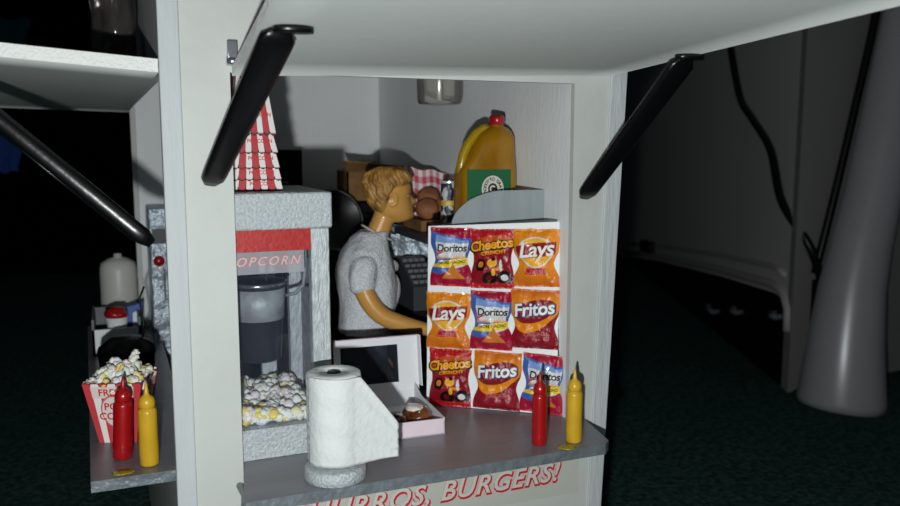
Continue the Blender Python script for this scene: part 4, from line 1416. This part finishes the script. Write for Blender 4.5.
# hair shell with combed grooves
m = Mesh()
def hairf(u, v):
    th = u * 2 * pi                    # azimuth, 0 = forward
    ph = v                             # 0 = hairline, 1 = crown
    back = .5 - .5 * cos(th)           # 1 at the back
    side = abs(sin(th))
    zl = 1.78 - 1.30 * smooth(.30, .95, back) - .28 * side * smooth(.15, .5, back) - .05 * sin(5 * th)
    # open over the ear
    an = min(abs(th - pi / 2), abs(th - 3 * pi / 2))
    zl += .30 * math.exp(-((an) / .25) ** 2) * (1 if True else 0)
    ztop = 2.62
    z = zl + (ztop - zl) * sin(ph * pi / 2)
    # section at z
    zz = min(z, 2.42)
    for i in range(len(HS) - 1):
        if HS[i][0] <= zz <= HS[i + 1][0]:
            t_ = (zz - HS[i][0]) / (HS[i + 1][0] - HS[i][0]); q_ = [HS[i][k] * (1 - t_) + HS[i + 1][k] * t_ for k in range(7)]
            break
    rf, rb, hw, cx = q_[1], q_[2], q_[3], q_[4]
    if z > 1.75:
        k = math.sqrt(max(0, 1 - ((z - 1.75) / (ztop + .02 - 1.75)) ** 2))
        rf, rb, hw, cx = 1.03 * k, 1.28 * k, .95 * k, -.05
    ca_, sa_ = cos(th), sin(th)
    thick = .15 * smooth(0, .12, v) + .02
    g = .05 * sin(th * 26 + 9 * z + 4 * noise.noise(Vector((ca_ * 2, sa_ * 2, z * 2)))) + .09 * noise.noise(Vector((ca_ * 4, sa_ * 4, z * 3.0)))
    r = (rf if ca_ > 0 else rb)
    x = r * ca_ + cx
    y = hw * sa_
    d = Vector((ca_, sa_, .35)).normalized() * (thick + g * smooth(0, .15, v)) * (1.0)
    if math.hypot(x - cx, y) < .15: d = Vector((0, 0, .1 + g))
    return (HC.x + x + d.x, HC.y + y + d.y, HC.z + z + d.z * (1 if v > .1 else 0))
m.grid(hairf, 180, 60)
m.grid(lambda u, v: tuple(Vector(hairf(u, 0)) * (1 - v) + (Vector(hairf(u, 0)) * .9 + (HC + Vector((0, 0, 1.6))) * .1) * v), 180, 2)
bmesh.ops.remove_doubles(m.bm, verts=m.bm.verts[:], dist=1e-4)
build('hair', m, 'hair', doll)
# shirt
m = Mesh()
m.loft([rrect(a, b, z, cx, 0, 2.5, 40) for (a, b, z, cx) in
        ((1.45, 1.78, 12.75, .0), (1.5, 1.8, 12.95, .02), (1.45, 1.74, 13.7, .05), (1.5, 1.76, 14.6, .08), (1.56, 1.84, 15.3, .05), (1.5, 1.94, 16.1, -.05), (1.34, 1.95, 16.7, -.05), (1.15, 1.75, 17.2, .05), (.98, 1.25, 17.65, .22), (.84, .95, 17.98, .42), (.76, .8, 18.08, .5))])
chain(m, [(-.1, -1.35, 16.75), (-.28, -1.75, 16.3), (-.46, -2.02, 15.7), (-.34, -2.16, 15.0)], [.7, .74, .76, .74])
chain(m, [(-.1, 1.35, 16.75), (-.15, 1.8, 16.2), (-.2, 2.08, 15.5), (-.18, 2.2, 14.7)], [.7, .74, .76, .78])
# loose fold hanging at the chest
chain(m, [(.6, .5, 16.2), (1.4, .9, 16.0), (2.0, 1.1, 15.9)], [.7, .55, .22])
chain(m, [(1.0, .2, 15.6), (1.65, .7, 15.3), (1.5, .7, 14.5), (1.0, .4, 13.6)], [.6, .5, .5, .5])
o = remeshed('shirt', m, 'shirt', doll, .07, 6)
for v in o.data.vertices:
    p = v.co / S
    k = noise.noise(Vector((p.x * 1.2, p.y * 1.2, p.z * .8))) * .10 + noise.noise(Vector((p.x * 2.6, p.y * 2.6, p.z * 1.2 + 5))) * .05
    v.co += v.normal * k * S
m = Mesh()
ring = [(.66 + .80 * cos(t) , .76 * sin(t), 17.95 - .42 * cos(t)) for t in [i * 2 * pi / 40 for i in range(41)]]
m.tube(ring, .055, 8)
build('neck_trim', m, 'shirtrim', doll)
m = Mesh()
m.loft([rrect(a, b, z, cx, 0, 2.4, 32) for (a, b, z, cx) in ((.8, 1.1, 9.7, -.1), (1.12, 1.56, 10.2, -.1), (1.18, 1.62, 11.2, -.08), (1.16, 1.52, 12.2, -.04), (1.18, 1.5, 12.85, -.02))])
for s in (-1, 1):
    chain(m, [(-.05, s * .8, 10.6), (.05, s * .84, 8.0), (.1, s * .84, 5.6), (-.05, s * .86, 3.4), (-.1, s * .86, .75)], [.95, .86, .7, .66, .58])
remeshed('trousers', m, 'pants', doll, .08, 4)
for s in (-1, 1):
    m = Mesh()
    chain(m, [(-.35, s * .84, .33), (.35, s * .88, .33), (1.25, s * .98, .25)], [.40, .42, .30])
    build('shoe', m, 'shoe', doll)

# ================================================================== BACKGROUND THINGS
# silver tapering tube leaning by the grey wall
m = Mesh()
m.tube([(61.9, 54.2, -23.95), (61.95, 54.2, -23.4), (62.4, 54.5, -18), (63.1, 54.8, -13.3), (64.1, 55, -9.2), (65.5, 55.3, -4.8), (67.8, 55.9, 3.2), (69.9, 56.4, 11.6), (71.4, 56.8, 18)], [3.8, 3.85, 3.3, 2.9, 2.65, 2.5, 2.45, 2.35, 2.3], 36)
tb = build('tapered_tube', m, 'tube')
finish(tb, 'silver grey tapering tube leaning against the grey panel wall', 'tube')
def catmull(pts, k=8):
    out = []
    P = [Vector(pts[0])] + [Vector(p) for p in pts] + [Vector(pts[-1])]
    for i in range(1, len(P) - 2):
        for j in range(k):
            t_ = j / k
            a, b, c, d = P[i - 1], P[i], P[i + 1], P[i + 2]
            out.append(.5 * ((2 * b) + (c - a) * t_ + (2 * a - 5 * b + 4 * c - d) * t_ ** 2 + (3 * b - a - 3 * c + d) * t_ ** 3))
    out.append(P[-2])
    return out
m = Mesh()
m.tube(catmull([wp(27, 15, .45), wp(24.7, 11.2, .45), wp(20.3, 5.4, .45), wp(15.5, 2.8, .45), wp(9.3, -0.5, .45), wp(5.2, -5.5, .5), (61.8, 58.8, -9.6), (63.6, 58.7, -13.4)]), .42, 10)
finish(build('wall_cable', m, 'black'), 'black cable drooping in a curve down the grey wall', 'cable')
m = Mesh()
m.tube(catmull([(68.6, 58.4, 17), (67.9, 58.4, 11.5), (66.2, 58.5, 3.3), (64.4, 58.6, -4.9), (62.6, 58.7, -12.3)]), .4, 10)
finish(build('wall_cable', m, 'black'), 'black cable running down along the left side of the silver tube', 'cable')
m = Mesh()
vsn = [wp(66, -18.6, .1), wp(74, -19.4, .1), wp(74, -17.2, .1), wp(66, -16.6, .1)]
m.prism(vsn, WN * 1.2, bev=.3)
finish(build('pull_handle', m, 'black'), 'small black handle on the grey wall above the dark opening', 'handle')
for i, (s_, z_, a_) in enumerate(((34, -22.5, 4.5), (24, -20.5, 3.0), (10.5, -18.2, 2.2))):
    m2 = Mesh()
    m2.tube([wp(s_, z_, -1.4), wp(s_ + a_, z_ - .15, -1.4)], .35, 10)
    m2.tube([wp(s_, z_, -1.4), wp(s_, z_ + .1, -2.2)], .3, 10)
    m2.tube([wp(s_ + a_, z_ - .15, -1.4), wp(s_ + a_, z_, -2.2)], .3, 10)
    finish(build('metal_bracket', m2, 'grey'), ['farthest dull metal bracket deep in the dark wall opening', 'middle dull metal bracket in the dark wall opening', 'nearest dull metal bracket, by the rounded end of the dark opening'][i], 'bracket', 'brackets in the dark opening')

# cloths hanging far off in the dark on the left
def cloth(name, x, z, w, h, mt, label):
    m = Mesh()
    def f(d):
        return lambda u, v: (x + w * (u - .5) * (.7 + .3 * v) + .4 * noise.noise(Vector((u * 3, v * 3, x))), 124.6 - d - .6 * abs(sin(u * 9)) * (1 - .5 * v) - .3, z - h * (1 - v) + .6 * noise.noise(Vector((u * 4, v, 9))))
    m.grid(f(0), 24, 24)
    m.grid(f(.4), 24, 24)
    finish(build(name, m, mt), label, 'cloth')
cloth('hanging_cloth', -13.0, 2.0, 6.0, 5.5, 'navy', 'dim blue cloth hanging far back in the dark on the left')
cloth('hanging_cloth', -11.5, 16.3, 6.5, 3.4, 'teal', 'dim teal cloth hanging high and far back in the dark on the left')
